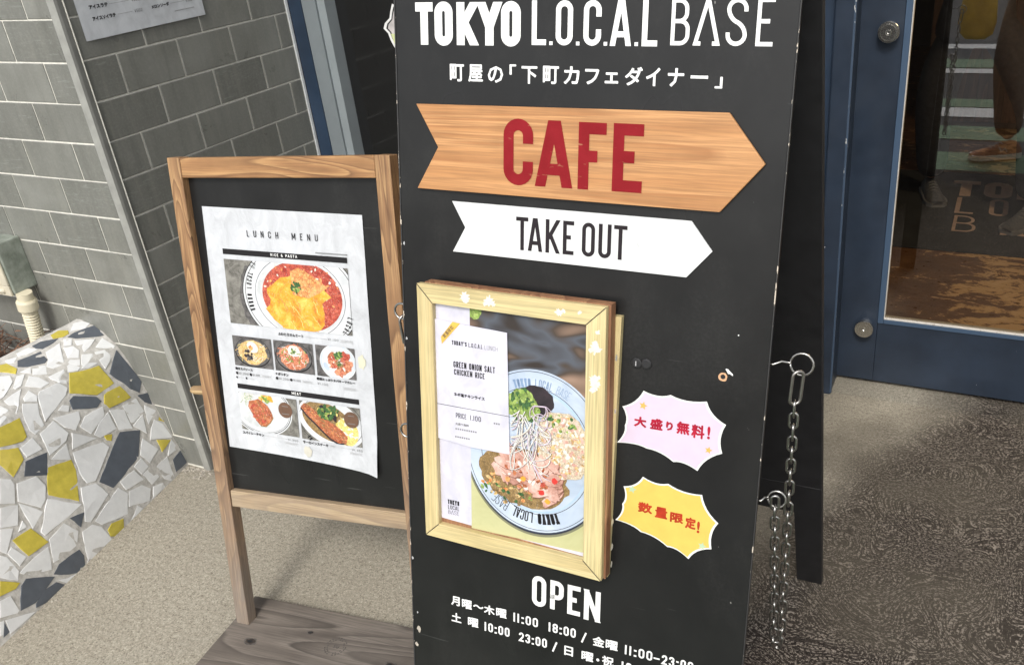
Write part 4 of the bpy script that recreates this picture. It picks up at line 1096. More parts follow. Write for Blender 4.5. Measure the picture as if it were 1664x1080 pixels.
F_YEL = fmat('print_yellow_rice', (0.70, 0.50, 0.08), (0.84, 0.70, 0.26), 120, cell=260)
F_RICE = fmat('print_rice', (0.40, 0.28, 0.17), (0.60, 0.47, 0.32), 170, (0.76, 0.66, 0.52), cell=330, gloss=.3)
F_CHK = fmat('print_pale_chicken', (0.40, 0.19, 0.14), (0.60, 0.35, 0.28), 40, (0.74, 0.54, 0.46), detail=6, gloss=.25); F_CHKS = plain('print_meat_shadow', (0.20, 0.085, 0.055), 0.5, 0.3, 60)
F_BLUE = fmat('print_blue_plate', (0.38, 0.46, 0.57), (0.56, 0.63, 0.72), 10)
F_BLUE2 = fmat('print_blue_rim', (0.34, 0.47, 0.64), (0.44, 0.57, 0.73), 14)
_b = NB('print_blurred_back', 0.5); _n = _b.noise(_b.map(_b.obj(), (0.7, 1, 1.6)), 14, 1.5, 0.5, 0.4)
_b.color(_b.ramp(_n, [(0.30, (0.030, 0.022, 0.018)), (0.40, (0.085, 0.095, 0.115)), (0.47, (0.060, 0.042, 0.030)), (0.57, (0.23, 0.15, 0.105)), (0.68, (0.42, 0.28, 0.20))])); F_BLURB = _b.m
F_BLURC = fmat('print_blurred_grey', (0.05, 0.06, 0.08), (0.20, 0.20, 0.22), 13, None, 2)
F_OLIVE = fmat('print_olive_table', (0.42, 0.42, 0.20), (0.52, 0.51, 0.27), 10)
F_LET = fmat('print_lettuce', (0.06, 0.13, 0.02), (0.17, 0.30, 0.04), 90, (0.46, 0.56, 0.17), cell=140, gloss=.2)
F_BLK = fmat('print_black_bowl', (0.010, 0.008, 0.010), (0.035, 0.022, 0.028), 50)
F_BROWNB = plain('print_brown_badge', (0.14, 0.075, 0.045), 0.5, 0.15, 60)
F_NAVYP = plain('print_navy_line', (0.025, 0.03, 0.05), 0.5, 0.1)
F_ORANGE = plain('print_orange', (0.80, 0.33, 0.04), 0.5, 0.1); F_RED = plain('print_red', (0.60, 0.04, 0.03), 0.5, 0.1)
class Photo:
    """a printed picture: shapes clipped to a rectangle, each layer a hair above the last"""
    def __init__(s, x0, x1, z0, z1, bgm, y): s.r = (x0, x1, z0, z1); s.mb = MB(); s.y = y; s.k = 0; s.put([(x0, z0), (x1, z0), (x1, z1), (x0, z1)], bgm)
    def put(s, poly, m):
        p = clip(poly, *s.r)
        if len(p) > 2: s.mb.flat(p, s.y - s.k * 1.2e-5, m)
        s.k += 1
    def ring(s, cx, cz, rx, rz, w, m, n=72):
        for i in range(n):
            a, b = 2 * math.pi * i / n, 2 * math.pi * (i + 1) / n
            q = [(cx + rx * math.cos(a), cz + rz * math.sin(a)), (cx + rx * math.cos(b), cz + rz * math.sin(b)), (cx + (rx - w) * math.cos(b), cz + (rz - w) * math.sin(b)), (cx + (rx - w) * math.cos(a), cz + (rz - w) * math.sin(a))]
            p = clip(q, *s.r)
            if len(p) > 2: s.mb.flat(p, s.y - s.k * 1.2e-5, m)
        s.k += 1
    def strand(s, pts, w, m):
        for a, b in zip(pts, pts[1:]):
            d = Vector((b[0] - a[0], b[1] - a[1])); L = d.length or 1; n = Vector((-d.y, d.x)) / L * w / 2
            if L > .02 and w < .00155: continue
            p = clip([(a[0] + n.x, a[1] + n.y), (b[0] + n.x, b[1] + n.y), (b[0] - n.x, b[1] - n.y), (a[0] - n.x, a[1] - n.y)], *s.r)
            if len(p) > 2: s.mb.flat(p, s.y - s.k * 1.2e-5, m)
        s.k += 1
    def scatter(s, cx, cz, rx, rz, n, r, ms, rng, jag=.3):
        base = s.k
        for i in range(n):
            a = rng.uniform(0, 6.28); q = math.sqrt(rng.random())
            s.k = base + i % 12
            s.put(blob(cx + rx * q * math.cos(a), cz + rz * q * math.sin(a), r * rng.uniform(.5, 1.2), 7, jag, rng.uniform(1, 2), 1, rng=rng), rng.choice(ms))
        s.k = base + 13
    def curve_text(s, word, cx, cz, r, h, sw, a0, a1, m, inward=True, weights=None):
        """letters standing on a circle; angles in degrees, from a0 to a1"""
        n = len(word)
        for i, ch in enumerate(word):
            if ch == ' ': continue
            a = R(a0 + (a1 - a0) * i / max(1, n - 1)); ww = h * .34
            w_ = weights[i] if weights else sw
            rad = Vector((math.cos(a), math.sin(a))) * (-1 if inward else 1)
            tan = Vector((rad.y, -rad.x))
            o = Vector((cx, cz)) + Vector((math.cos(a), math.sin(a))) * r
            def xf(x, z, o=o, tan=tan, rad=rad): q = o + tan * (x - ww / 2) + rad * (z - h / 2); return (q.x, q.y)
            if s.r[0] < o.x < s.r[1] and s.r[2] < o.y < s.r[3]: glyph(s.mb, ch, 0, ww, 0, h, w_, s.y - s.k * 1.2e-5, m, xf)
        s.k += 8
    def build(s, name, parent): return s.mb.build(name, parent)
rg = random.Random(21)
WT = [.30, .30, .30, .30, .30, 0, .14, .14, .14, .14, .14, 0, .07, .07, .07, .07]
# 1: omelette with tomato sauce
x0, z1 = .0445, .4455; x1, z0 = .3610, .3020
ph = Photo(x0, x1, z0, z1, F_TABLE, Y)
cx, cz = .2350, .3740
ph.put(blob(.105, .365, .05, 24, .1, .5, 1.3, rot=0), F_TABLE2)
ph.put(ellipse(cx, cz, .1480, .1150, 72), BLACKPRINT); ph.put(ellipse(cx, cz, .1462, .1132, 72), F_PLATE); ph.ring(cx, cz, .141, .108, .0013, BLACKPRINT)
ph.ring(cx, cz, .115, .0885, .0012, F_NAVYP); ph.put(ellipse(cx, cz, .1100, .0840, 60), F_PLATESH); ph.put(ellipse(cx + .006, cz + .002, .1015, .0765, 60), F_TOM)
ph.scatter(cx + .006, cz + .02, .095, .06, 70, .0025, [F_EGGR, F_TOM, F_CREAM], rg)
egg = [ml(*p) for p in [(.2027, .8489), (.2150, .8560), (.2406, .8743), (.2600, .8760), (.2853, .8867), (.3060, .8770), (.3307, .8632), (.3480, .8520), (.3649, .8367), (.3500, .8290), (.3408, .8224), (.3440, .8000), (.3412, .7755), (.3300, .7640), (.3118, .7590), (.2750, .7560), (.2378, .7619), (.2120, .7800), (.1930, .8032), (.2060, .8130), (.2088, .8254), (.2010, .8380)]]
ph.put(egg, F_EGG)
cxe = sum(p[0] for p in egg) / len(egg); cze = sum(p[1] for p in egg) / len(egg)
ph.put([(cxe + (p[0] - cxe) * .86 + .004, cze + (p[1] - cze) * .82 + .022) for p in egg[3:11]] + [(cxe + .03, cze + .01), (cxe - .01, cze + .015)], F_EGGR)
for k in range(26):
    a = (rg.uniform(cxe - .05, cxe + .05), rg.uniform(cze - .05, cze + .02)); pts = [a]
    for q in range(5): pts.append((pts[-1][0] + rg.uniform(-.002, .007), pts[-1][1] - rg.uniform(.003, .008)))
    ph.strand(pts, .0016, rg.choice([F_EGG, F_EGGR, F_YEL, F_ORANGE]))
hx, hz = ml(.2780, .8541)
ph.scatter(hx, hz, .013, .011, 46, .0026, [F_HERB, F_HERB, F_LET], rg)
ph.curve_text('TOKYO LOCAL BASE', cx, cz, .1300, .0125, .0018, 196, 142, BLACKPRINT, False, [.0125 * w for w in WT])
ph.curve_text('TOKYO LOCAL BASE', cx, cz, .1290, .0130, .0018, 8, -52, BLACKPRINT, False, [.0130 * w for w in WT])
ph.build('food_picture', ms)
# 2-4: small bowls
def bowl(x0, x1, kind):
    ph = Photo(x0, x1, .2040, .2735, F_TABLE2, Y); cx, cz = (x0 + x1) / 2, .2390
    if kind == 2:
        cx += .006; ph.put(ellipse(cx, cz, .046, .040), F_PLATE); ph.ring(cx, cz, .043, .037, .0012, F_BLUE2); ph.put(ellipse(cx, cz, .035, .030), F_PLATESH)
        ph.put(ellipse(cx - .030, cz - .012, .010, .006, rot=120), F_BLUE)
        for q in ((-.012, .010, F_MEAT), (.018, .012, F_TOM), (-.014, -.004, F_PASTAR), (.014, -.012, F_MEAT), (.004, -.018, F_PASTAR), (.024, -.004, F_PASTAR)): ph.put(blob(cx + q[0], cz + q[1], .0135, 12, .25, rng=rg), q[2])
        ph.scatter(cx, cz, .024, .020, 40, .003, [F_TOM, F_PASTAR, F_MEAT, F_CREAM], rg); ph.scatter(cx, cz + .016, .009, .008, 26, .003, [F_HERB, F_LET], rg)
        ph.scatter(cx + .003, cz - .004, .007, .006, 14, .003, [F_HERB, F_SAUCE], rg)
    else:
        ph.put(ellipse(cx, cz - .001, .048, .034), BLACKPRINT); ph.put(ellipse(cx, cz, .046, .032), F_TABLE2)
        A, B_ = ((F_PASTA, F_YEL), (F_PASTAR, F_MEAT))[kind]
        ph.put(blob(cx, cz, .036, 26, .07, 1.05, .80, rot=0), A)
        for k in range(60):
            a = rg.uniform(0, 6.28); q = rg.uniform(0, 1) ** .5; p = (cx + .034 * q * math.cos(a), cz + .024 * q * math.sin(a)); pts = [p]; d = rg.uniform(0, 6.28)
            for j in range(5): d += rg.uniform(-.1, .6); pts.append((pts[-1][0] + .0035 * math.cos(d), pts[-1][1] + .0030 * math.sin(d)))
            ph.strand(pts, .0013, rg.choice([A, B_, F_CREAM if kind == 0 else F_PASTAR, F_PASTA if kind == 0 else F_CREAM]))
        if kind == 0:
            ph.scatter(cx - .012, cz - .006, .010, .012, 34, .0028, [F_BLK, F_TABLE2], rg); ph.put(blob(cx + .001, cz + .012, .013, 16, .1, 1.2, .9, rot=-30, rng=rg), F_CREAM); ph.put(blob(cx - .004, cz + .010, .006, 12, .2, rng=rg), F_EGGR)
        else:
            ph.put(blob(cx + .002, cz + .014, .015, 16, .1, 1.1, .85, rot=10, rng=rg), F_CREAM); ph.scatter(cx + .002, cz + .014, .007, .006, 12, .0018, [F_HERB, F_LET], rg)
            for k in range(16): ph.put(blob(cx + rg.uniform(-.035, .035), cz + rg.uniform(-.01, .026), .002, 6, .4, 2.5, .6, rng=rg), F_LET)
    ph.build('food_picture', ms)
bowl(.0440, .1485, 0); bowl(.1545, .2570, 1); bowl(.2640, .3625, 2)
# 5: glazed chicken, 6: steak
ph = Photo(.0440, .2010, .0510, .1405, F_TABLE, Y); cx, cz = .1040, .105
ph.put(ellipse(cx, cz, .083, .062), F_PLATE); ph.ring(cx, cz, .080, .059, .0016, BLACKPRINT); ph.ring(cx, cz, .076, .055, .0008, BLACKPRINT); ph.put(ellipse(cx - .002, cz + .003, .066, .048), F_PLATESH)
for k in range(34): a = (rg.uniform(.050, .085), rg.uniform(.118, .140)); ph.strand([a, (a[0] + rg.uniform(-.01, .01), a[1] + rg.uniform(-.01, .01)), (a[0] + rg.uniform(-.018, .018), a[1] + rg.uniform(-.014, .012))], .0009, rg.choice([F_CREAM, F_LET, F_CREAM]))
ph.scatter(.118, .134, .018, .008, 26, .004, [F_YEL, F_EGG, F_LET], rg)
ch = [(.068, .108), (.072, .122), (.088, .126), (.098, .130), (.110, .124), (.122, .116), (.130, .104), (.134, .090), (.126, .078), (.112, .066), (.098, .066), (.086, .078), (.078, .092)]
ph.put([(x + .001, z - .002) for x, z in ch], F_SAUCE); ph.put(ch, F_MEAT)
ph.strand([(.094, .126), (.104, .110), (.112, .094), (.110, .072)], .0022, F_SAUCE); ph.scatter(.100, .098, .024, .024, 40, .0028, [F_MEAT, F_TOM, F_PASTAR], rg)
def badge(ph, cx, cz):
    ph.put(ellipse(cx, cz, .0185, .0185, 36), F_BROWNB)
    for r_, (dz, w) in enumerate(((.009, .008), (.003, .013), (-.003, .014), (-.009, .010))):
        ph.strand([(cx - w, cz + dz), (cx + w, cz + dz)], .0012, GREYPRINT)
badge(ph, .1700, .1120); ph.build('food_picture', ms)
ph = Photo(.2085, .3650, .0500, .1405, F_TABLE, Y); cx, cz = .288, .098
ph.put(ellipse(cx, cz, .086, .056, rot=-14), F_PLATE); ph.ring(cx, cz, .083, .058, .0010, BLACKPRINT); ph.put(ellipse(cx - .006, cz, .070, .042, rot=-20), F_SAUCE)
ph.put(ellipse(cx + .040, cz - .018, .030, .032), F_YEL); ph.scatter(cx + .040, cz - .016, .028, .030, 60, .003, [F_YEL, F_CREAM, F_YEL], rg)
st = [(.212, .126), (.222, .136), (.236, .130), (.256, .116), (.276, .104), (.300, .094), (.318, .082), (.330, .068), (.326, .056), (.306, .052), (.286, .060), (.266, .076), (.246, .094), (.228, .108)]
ph.put([(x - .002, z - .004) for x, z in st], F_BLK); ph.put(st, F_MEAT)
for k in range(90):
    t = rg.random(); i = rg.uniform(0, 1); bx = .222 + t * .10; bz = .126 - t * .064 + rg.uniform(-.010, .010); ph.strand([(bx, bz), (bx + .006, bz - rg.uniform(.000, .006))], .0016, rg.choice([F_MEAT, F_SAUCE, F_PASTAR, F_EGGR]))
ph.scatter(.283, .122, .026, .015, 70, .0042, [F_HERB, F_HERB, F_LET, F_BLK, F_YEL], rg); ph.scatter(.296, .112, .010, .010, 16, .0040, [F_HERB, F_BLK], rg)
ph.curve_text('TOKYO', cx, cz, .071, .010, .002, 214, 236, BLACKPRINT, False)
badge(ph, .3430, .1120); ph.build('food_picture', ms)
mb = MB(); mb.flat(blob(.378, .245, .012, 16, .25, .8, 1.3, rot=0), -.0005, plain('old_tape_stain', (0.60, 0.58, 0.44), 0.7, 0.1)); mb.build('tape_stain', ms); mb = MB(); mb.flat(blob(.222, .020, .010, 14, .3, 1.2, 1), -.0005, plain('tape_stain', (0.56, 0.54, 0.46), 0.7, 0.1)); mb.build('tape_stain', ms)

# ---------------------------------------------------------------- tall black A-board
AX = ((0.9979, 0.0610, -0.0198), (-0.0639, 0.9716, -0.2277), (0.0053, 0.2285, 0.9735))
AO = Vector((-0.8598, 0.8181, 0.0))
ab = empty('sandwich_board', AO, AX)
tag(ab, 'tall black folding sign board with white logo, CAFE and TAKE OUT arrows and OPEN hours', 'sandwich board')
W = 0.6030
mb = MB(); mb.box(0.0012, W - .0012, 0.0, 0.021, 0.016, 1.675, BLACK); mb.build('front_panel', ab, bevel=.0010)
mb = MB(); mb.box(W - .0011, W + .0004, -.0004, 0.0016, 0.016, 1.675, BLACKEDGE); mb.box(-.0010, .0011, -.0004, 0.0022, 0.016, 1.675, BLACKEDGE); mb.box(-.001, W + .001, -.0004, 0.0022, 0.0140, 0.0158, BLACKEDGE); mb.build('worn_edge', ab)
mb = MB(); mb.box(W - .055, W - .004, .0212, .036, .03, 1.64, BLACKIN); mb.build('inner_batten', ab, bevel=.001)
mb = MB(); mb.box(.004, .055, .0212, .036, .03, 1.64, BLACKIN); mb.build('inner_batten', ab, bevel=.001)
mb = MB(); mb.box(.056, W - .056, .0212, .036, .52, .56, BLACKIN); mb.build('inner_rail', ab, bevel=.001)
inv = ab.matrix_world.inverted()
def wp(x, y, z): return inv @ Vector((x, y, z))
# rear panel: its two feet and crossbar, standing on the ground behind
by0, bz0, by1, bz1 = 1.684, 0.0, 1.2546 + .02, 1.6285
def backpt(x, z, d=0.0):
    t = (z - bz0) / (bz1 - bz0); n = Vector((0, bz1, by0 - by1)).normalized()
    return inv @ (Vector((x, by0 + (by1 - by0) * t, z)) + n * d)
def backslab(name, outline, m):
    mb = MB(); n = len(outline); ts = [tuple(t) for t in mb.tri(outline)]
    a = [backpt(x, z, 0.0) for x, z in outline]; b = [backpt(x, z, 0.020) for x, z in outline]
    mb.add(a + b, ts + [tuple(i + n for i in t[::-1]) for t in ts] + [(i, (i + 1) % n, n + (i + 1) % n, n + i) for i in range(n)], m)
    return mb.build(name, ab, bevel=.0012)
backslab('rear_leg', [(-0.2492, 0.001), (-0.2492, 0.3598), (-0.3200, 0.3598), (-0.3114, 0.2602), (-0.3095, 0.001)], BLACKIN)
backslab('rear_leg', [(-0.8500, 0.001), (-0.8500, 0.3598), (-0.7800, 0.3598), (-0.7880, 0.2602), (-0.7900, 0.001)], BLACKIN)
backslab('rear_crossbar', [(-0.7882, 0.2550), (-0.7802, 0.3598), (-0.3202, 0.3598), (-0.3116, 0.2625)], BLACKIN)
backslab('rear_panel', [(-0.8500, 0.3600), (-0.8500, 1.640), (-0.2492, 1.640), (-0.2492, 0.3600)], BLACKIN)
mb = MB()
for k in range(2):
    x = .08 + .36 * k; mb.box(x, x + .09, .022, .026, 1.62, 1.675, STEELD); mb.tube([(x, .030, 1.678), (x + .09, .030, 1.678)], .005, STEELD, 12)
mb.build('hinge', ab)

# printing on the front panel
Y = -0.0007
mb = MB(); ZB, ZT = 1.4252, 1.4850
for ch, a, b in (('T', .0364, .0661), ('K', .1060, .1384), ('Y', .1421, .1775)): pass
def bold(ch, a, b, sw):
    glyph(mb, ch, a, b, ZB if ch != 'O' else ZB - .001, ZT if ch != 'O' else ZT + .001, sw, Y, WHITEPRINT)
bold('T', .0364, .0661, .0128); bold('O', .0689, .0995, .0130); bold('K', .1060, .1385, .0132); bold('Y', .1421, .1777, .0138); bold('O', .1787, .2100, .0132)
for ch, a, b in (('L', .2274, .2499), ('O', .2646, .2905), ('C', .3066, .3330), ('A', .3468, .3765), ('L', .3924, .4146)): glyph(mb, ch, a, b, 1.4266, 1.4866, .0078, Y, WHITEPRINT)
for a in (.2549, .2958, .3372, .3822): mb.flat([(a, 1.4268), (a + .0052, 1.4268), (a + .0052, 1.4318), (a, 1.4318)], Y, WHITEPRINT)
for ch, a, b in (('B', .4330, .4590), ('^', .4648, .5005), ('S', .5081, .5362), ('E', .5482, .5706)): glyph(mb, ch, a, b, 1.4283, 1.4880, .0054, Y, WHITEPRINT)
mb.build('logo', ab)
mb = MB(); Bd = .0007
for ch, a, b, c, d in (('町', .0936, .1175, 1.3735, 1.3985), ('屋', .1247, .1490, 1.3735, 1.3985), ('の', .1571, .1822, 1.3730, 1.3965), ('「', .1925, .2032, 1.3850, 1.3995), ('下', .2118, .2368, 1.3730, 1.3975), ('町', .2457, .2707, 1.3735, 1.3985),
    ('カ', .2784, .3022, 1.3740, 1.3985), ('フ', .3107, .3320, 1.3745, 1.3955), ('ェ', .3405, .3606, 1.3765, 1.3915), ('ダ', .3704, .3960, 1.3745, 1.3995), ('イ', .4010, .4212, 1.3745, 1.3990), ('ナ', .4320, .4550, 1.3745, 1.3990), ('ー', .4640, .4882, 1.3858, 1.3900), ('」', .4978, .5084, 1.3738, 1.3890)):
    jp(mb, ch, a, b, c, d, Y, WHITEPRINT, Bd if ch != 'ー' else .0004)
mb.build('subtitle_lettering', ab)
mb = MB()
glyph(mb, 'O', .2382, .2643, .5145, .5727, .0086, Y, WHITEPRINT); glyph(mb, 'P', .2718, .2963, .5160, .5712, .0086, Y, WHITEPRINT); glyph(mb, 'E', .3033, .3266, .5146, .5702, .0086, Y, WHITEPRINT); glyph(mb, 'N', .3333, .3622, .5120, .5694, .0088, Y, WHITEPRINT)
mb.build('open_lettering', ab)
mb = MB(); B2 = .0006
def J(ch, a, b, z, h=.0185): jp(mb, ch, a, b, z, z + h, Y, WHITEPRINT, B2)
def Tt(s, a, b, z, h=.0178): text(mb, s, a, b, z, z + h, .0031, Y, WHITEPRINT, wide=.44, gap=.13)
z = .4735
J('月', .0808, .0978, z + .001); J('曜', .1022, .1220, z); J('～', .1245, .1452, z + .0070, .0065); J('木', .1460, .1670, z); J('曜', .1698, .1900, z)
Tt('11:00', .2033, .2500, z - .0010); Tt('18:00', .2700, .3200, z - .0025); Tt('/', .3296, .3400, z - .0085, .0225); J('金', .3508, .3718, z - .007); J('曜', .3740, .3954, z - .0075)
Tt('11:00', .4080, .4556, z - .0085); mb.flat([(.4578, .4705), (.4682, .4705), (.4682, .4733), (.4578, .4733)], Y, WHITEPRINT); Tt('23:00', .4717, .5245, z - .0092)
z = .4400
J('土', .0806, .1006, z + .0010); J('曜', .1138, .1347, z); Tt('10:00', .1470, .1960, z - .0012); Tt('23:00', .2142, .2673, z - .0035); Tt('/', .2768, .2870, z - .0080, .0225); J('日', .2998, .3160, z - .0070); J('曜', .3315, .3530, z - .0080)
mb.flat(ellipse(.3611, .4400, .0028, .0028, 16), Y, WHITEPRINT); J('祝', .3687, .3897, z - .0065); Tt('12:00', .4035, .4560, z - .0080); mb.flat([(.4590, .4390), (.4690, .4390), (.4690, .4418), (.4590, .4418)], Y, WHITEPRINT); Tt('22:00', .4720, .5245, z - .0085)
mb.build('hours_lettering', ab)

# arrow plates
cp = MB(); pl6 = [(.0376, 1.3392), (.5217, 1.3430), (.5753, 1.2776), (.5180, 1.2095), (.0364, 1.2114), (.0746, 1.2759)]
cp.prism(pl6, -.0075, -.0006, CEDAR); o = cp.build('cafe_arrow', ab, bevel=.0010)
lt = MB(); Y6 = -.0082
for ch, a, b, c, d in (('C', .1866, .2348, 1.2268, 1.3236), ('A', .2400, .2962, 1.2276, 1.3232), ('F', .3062, .3486, 1.2276, 1.3228), ('E', .3590, .4040, 1.2280, 1.3232)): glyph(lt, ch, a, b, c, d, .0165, Y6, REDPRINT)
lt.build('lettering', o)
cp = MB(); pl6 = [(.0958, 1.1945), (.4780, 1.1935), (.5105, 1.1530), (.4752, 1.1124), (.0960, 1.1155), (.1184, 1.1551)]
WPL = plain('white_plate', (0.68, 0.69, 0.68), 0.4, 0.025, 50)
cp.prism(pl6, -.0035, -.0006, WPL); o = cp.build('take_out_arrow', ab)
lt = MB(); DK = plain('charcoal_print', (0.026, 0.021, 0.024), 0.8, 0.1, spec=0.15); Y6 = -.0039
for ch, a, b in (('T', .2060, .2262), ('A', .2262, .2492), ('K', .2550, .2770), ('E', .2832, .3008), ('O', .3138, .3342), ('U', .3398, .3597), ('T', .3635, .3840)): glyph(lt, ch, a, b, 1.1284, 1.1790, .0060, Y6, DK)
lt.flat([(.4000, 1.1545), (.4006, 1.1547), (.4020, 1.1500), (.4014, 1.1498)], Y6, GREYPRINT); lt.build('lettering', o)

# stickers
PINK = plain('pale_pink_print', (0.63, 0.53, 0.64), 0.5, 0.04, 40); YELP = plain('yellow_print', (0.68, 0.50, 0.105), 0.5, 0.05, 40); GOLD = plain('gold_star_print', (0.72, 0.42, 0.10), 0.5, 0.1); REDB = plain('brush_red_print', (0.38, 0.018, 0.040), 0.8, 0.2, 60, spec=0.1); REDC = plain('brush_orange_red_print', (0.42, 0.045, 0.018), 0.8, 0.2, 60, spec=0.1); MINT = plain('mint_star_print', (0.45, 0.58, 0.38), 0.5, 0.1)
def sticker(name, pts, tips, inner, lines):
    """burst outline: tips joined by scalloped (inward curving) sides"""
    cx = sum(p[0] for p in tips) / len(tips); cz = sum(p[1] for p in tips) / len(tips)
    def outline(k):
        out = []; n = len(tips)
        for i in range(n):
            a = tips[i]; b = tips[(i + 1) % n]; mx, mz = (a[0] + b[0]) / 2, (a[1] + b[1]) / 2
            mx += (cx - mx) * .12; mz += (cz - mz) * .16
            for q in range(6):
                t = q / 6; w = 1 - t; out.append((w * w * a[0] + 2 * w * t * mx + t * t * b[0], w * w * a[1] + 2 * w * t * mz + t * t * b[1]))
        return [(cx + (x - cx) * k, cz + (z - cz) * k) for x, z in out]
    mb = MB(); mb.flat(outline(1.0), -.0006, WHITEPRINT); mb.flat(outline(.955), -.0009, inner); return mb
def star(mb, cx, cz, r, m, y=-.0012):
    mb.flat([(cx + (r if i % 2 == 0 else r * .45) * math.sin(math.pi * i / 5 + .2), cz + (r if i % 2 == 0 else r * .45) * math.cos(math.pi * i / 5 + .2)) for i in range(10)], y, m)
tp = [(.4189, .9308), (.4615, .9305), (.5170, .9288), (.5480, .8970), (.5455, .8508), (.5098, .8158), (.4715, .8235), (.4284, .8380), (.3800, .8396), (.3915, .8700), (.3864, .9004)]
mb = sticker('burst', None, tp, PINK, None)
for ch, a, b, c, d in (('大', .4062, .4262, .8745, .8885), ('盛', .4318, .4520, .8745, .8895), ('り', .4570, .4680, .8765, .8880), ('無', .4735, .4940, .8740, .8915), ('料', .4965, .5170, .8715, .8905), ('!', .5208, .5255, .8730, .8905)): jp(mb, ch, a, b, c - .003, d, -.0012, REDB, .0009)
star(mb, .4196, .9070, .0070, GOLD); star(mb, .5246, .8526, .0062, GOLD)
mb.build('pink_burst_sticker', ab)
tp = [(.4245, .7900), (.4655, .7860), (.5195, .7780), (.5475, .7360), (.5400, .6902), (.5050, .6650), (.4700, .6780), (.4252, .6945), (.3822, .7066), (.3925, .7370), (.3936, .7676)]
mb = sticker('burst', None, tp, YELP, None)
for ch, a, b, c, d in (('数', .4190, .4425, .7290, .7470), ('量', .4470, .4672, .7255, .7445), ('限', .4715, .4930, .7230, .7400), ('定', .4960, .5130, .7175, .7370), ('!', .5150, .5195, .7130, .7330)): jp(mb, ch, a, b, c, d, -.0012, REDC, .0009)
star(mb, .4080, .7655, .0075, MINT); star(mb, .5250, .6925, .0070, MINT)
mb.build('yellow_burst_sticker', ab)
for x, z in ((.4061, .9731), (.4213, .9738)):
    mb = MB(); M = Matrix.Translation((x, 0, z)) @ Matrix.Rotation(R(90), 4, 'X'); mb.lathe([(0, 0), (.0082, 0), (.0085, .0008), (.0078, .0022), (.006, .0026), (0, .0026)], BLACKIN, M, 24); mb.build('plastic_plug', ab, smooth=False)
mb = MB(); mb.flat([(.4046, .9690), (.4062, .9690), (.4062, .9765), (.4046, .9765)], -.0030, PALEPRINT); mb.build('plug_slot', ab)
mb = MB(); HOLEW = plain('bare_wood_ring', (0.62, 0.36, 0.20), 0.7, 0.2, 200)
mb.flat(blob(.5381, .9699, .0068, 16, .12), -.0006, HOLEW); mb.flat(ellipse(.5381, .9705, .0036, .0036, 18), -.0009, BLACKIN); mb.flat(blob(.5460, .9790, .0040, 9, .4, 1.6, .6, rot=-40), -.0006, WHITEPRINT)
mb.flat(blob(.556, 1.0355, .0012, 7, .3), -.0006, WHITEPRINT); mb.build('bolt_hole', ab)
mb = MB(); rg2 = random.Random(5)
for x, z, r in ((.012, .405, .0045), (.006, .372, .0040), (.010, .440, .0018), (.003, .55, .002), (.004, .96, .0022), (.005, 1.12, .0022), (.56, .47, .0016), (.565, .480, .0014)):
    mb.flat(blob(x, z, r, 10, .35, .8, 1.3, rot=0, rng=rg2), -.0006, plain('bare_chip', (0.40, 0.36, 0.30), 0.8, 0.3, 200) if r > .003 else PALEPRINT)
mb.build('paint_chip', ab)

# eye hooks on both edges and the hanging chains
def eye(x, v, sgn, r=.0135, name='eye_hook', reach=.026):
    mb = MB(); c = Vector((x + sgn * (reach + r), .020, v)); pts = [Vector((x - sgn * .004, .010, v - .002)), Vector((x + sgn * .004, .010, v - .002)), Vector((x + sgn * (reach * .5 + .002), .014, v + .003))]
    for k in range(19):
        a = math.pi + 2 * math.pi * k / 18
        pts.append(c + Vector((sgn * math.cos(a) * r, .0025 * k / 18, -math.sin(a) * r)))
    mb.tube(pts, .0019, STEEL, 8); mb.build(name, ab, smooth=True)
eye(W, .9980, 1, .0165, reach=.026); eye(W, .7830, 1, .0135, reach=.012)
eye(0, .9990, -1, .0135, reach=.004); eye(0, .7840, -1, .0125, reach=.002)
def link_mesh(L, Wd, r, m):
    pts = []; h = (L - Wd) / 2
    for k in range(9): a = math.pi * k / 8; pts.append(((Wd / 2) * math.cos(a), 0, h + (Wd / 2) * math.sin(a)))
    for k in range(9): a = math.pi + math.pi * k / 8; pts.append(((Wd / 2) * math.cos(a), 0, -h + (Wd / 2) * math.sin(a)))
    mb = MB(); mb.tube(pts, r, m, 8, closed=True); return mb.mesh('link', True)
LM = link_mesh(.0265, .0116, .0021, STEEL)
def hang(label, pts, pitch=.0204):
    g = empty('chain', pts[0]); tag(g, label, 'chain'); P = [Vector(p) for p in pts]
    seg = [0]
    for a, b in zip(P, P[1:]): seg.append(seg[-1] + (b - a).length)
    n = int(seg[-1] / pitch); tw = .35
    for i in range(n + 1):
        d = i * pitch; k = max(j for j in range(len(seg) - 1) if seg[j] <= d + 1e-9); t = (d - seg[k]) / (seg[k + 1] - seg[k]); p = P[k].lerp(P[k + 1], min(1, t))
        tan = (P[k + 1] - P[k]).normalized(); q = tan.to_track_quat('Z', 'Y').to_matrix().to_4x4()
        inst('link', LM, g, mat4=Matrix.Translation(p - P[0]) @ q @ Matrix.Rotation(R(90 * (i % 2)) + tw + random.uniform(-.12, .12), 4, 'Z'))
    return g
def catenary(A, B, bot):
    A, B, bot = Vector(A), Vector(B), Vector(bot); out = []; r = (Vector((A.x, A.y, 0)) - Vector((B.x, B.y, 0))).length / 2
    for k in range(9):
        out.append(A.lerp(Vector((bot.x * .5 + A.x * .5, bot.y * .5 + A.y * .5, bot.z + .03)), k / 8))
    out.append(bot)
    for k in range(9): out.append(Vector((bot.x * .5 + B.x * .5, bot.y * .5 + B.y * .5, bot.z + .03)).lerp(B, k / 8))
    return out
g = hang('steel chain hanging in a long loop at the right edge of the tall sign', catenary((-.2165, 1.090, .8880), (-.2310, 1.050, .7480), (-.2270, 1.084, .4100)))
QL = link_mesh(.054, .016, .0026, STEELD)
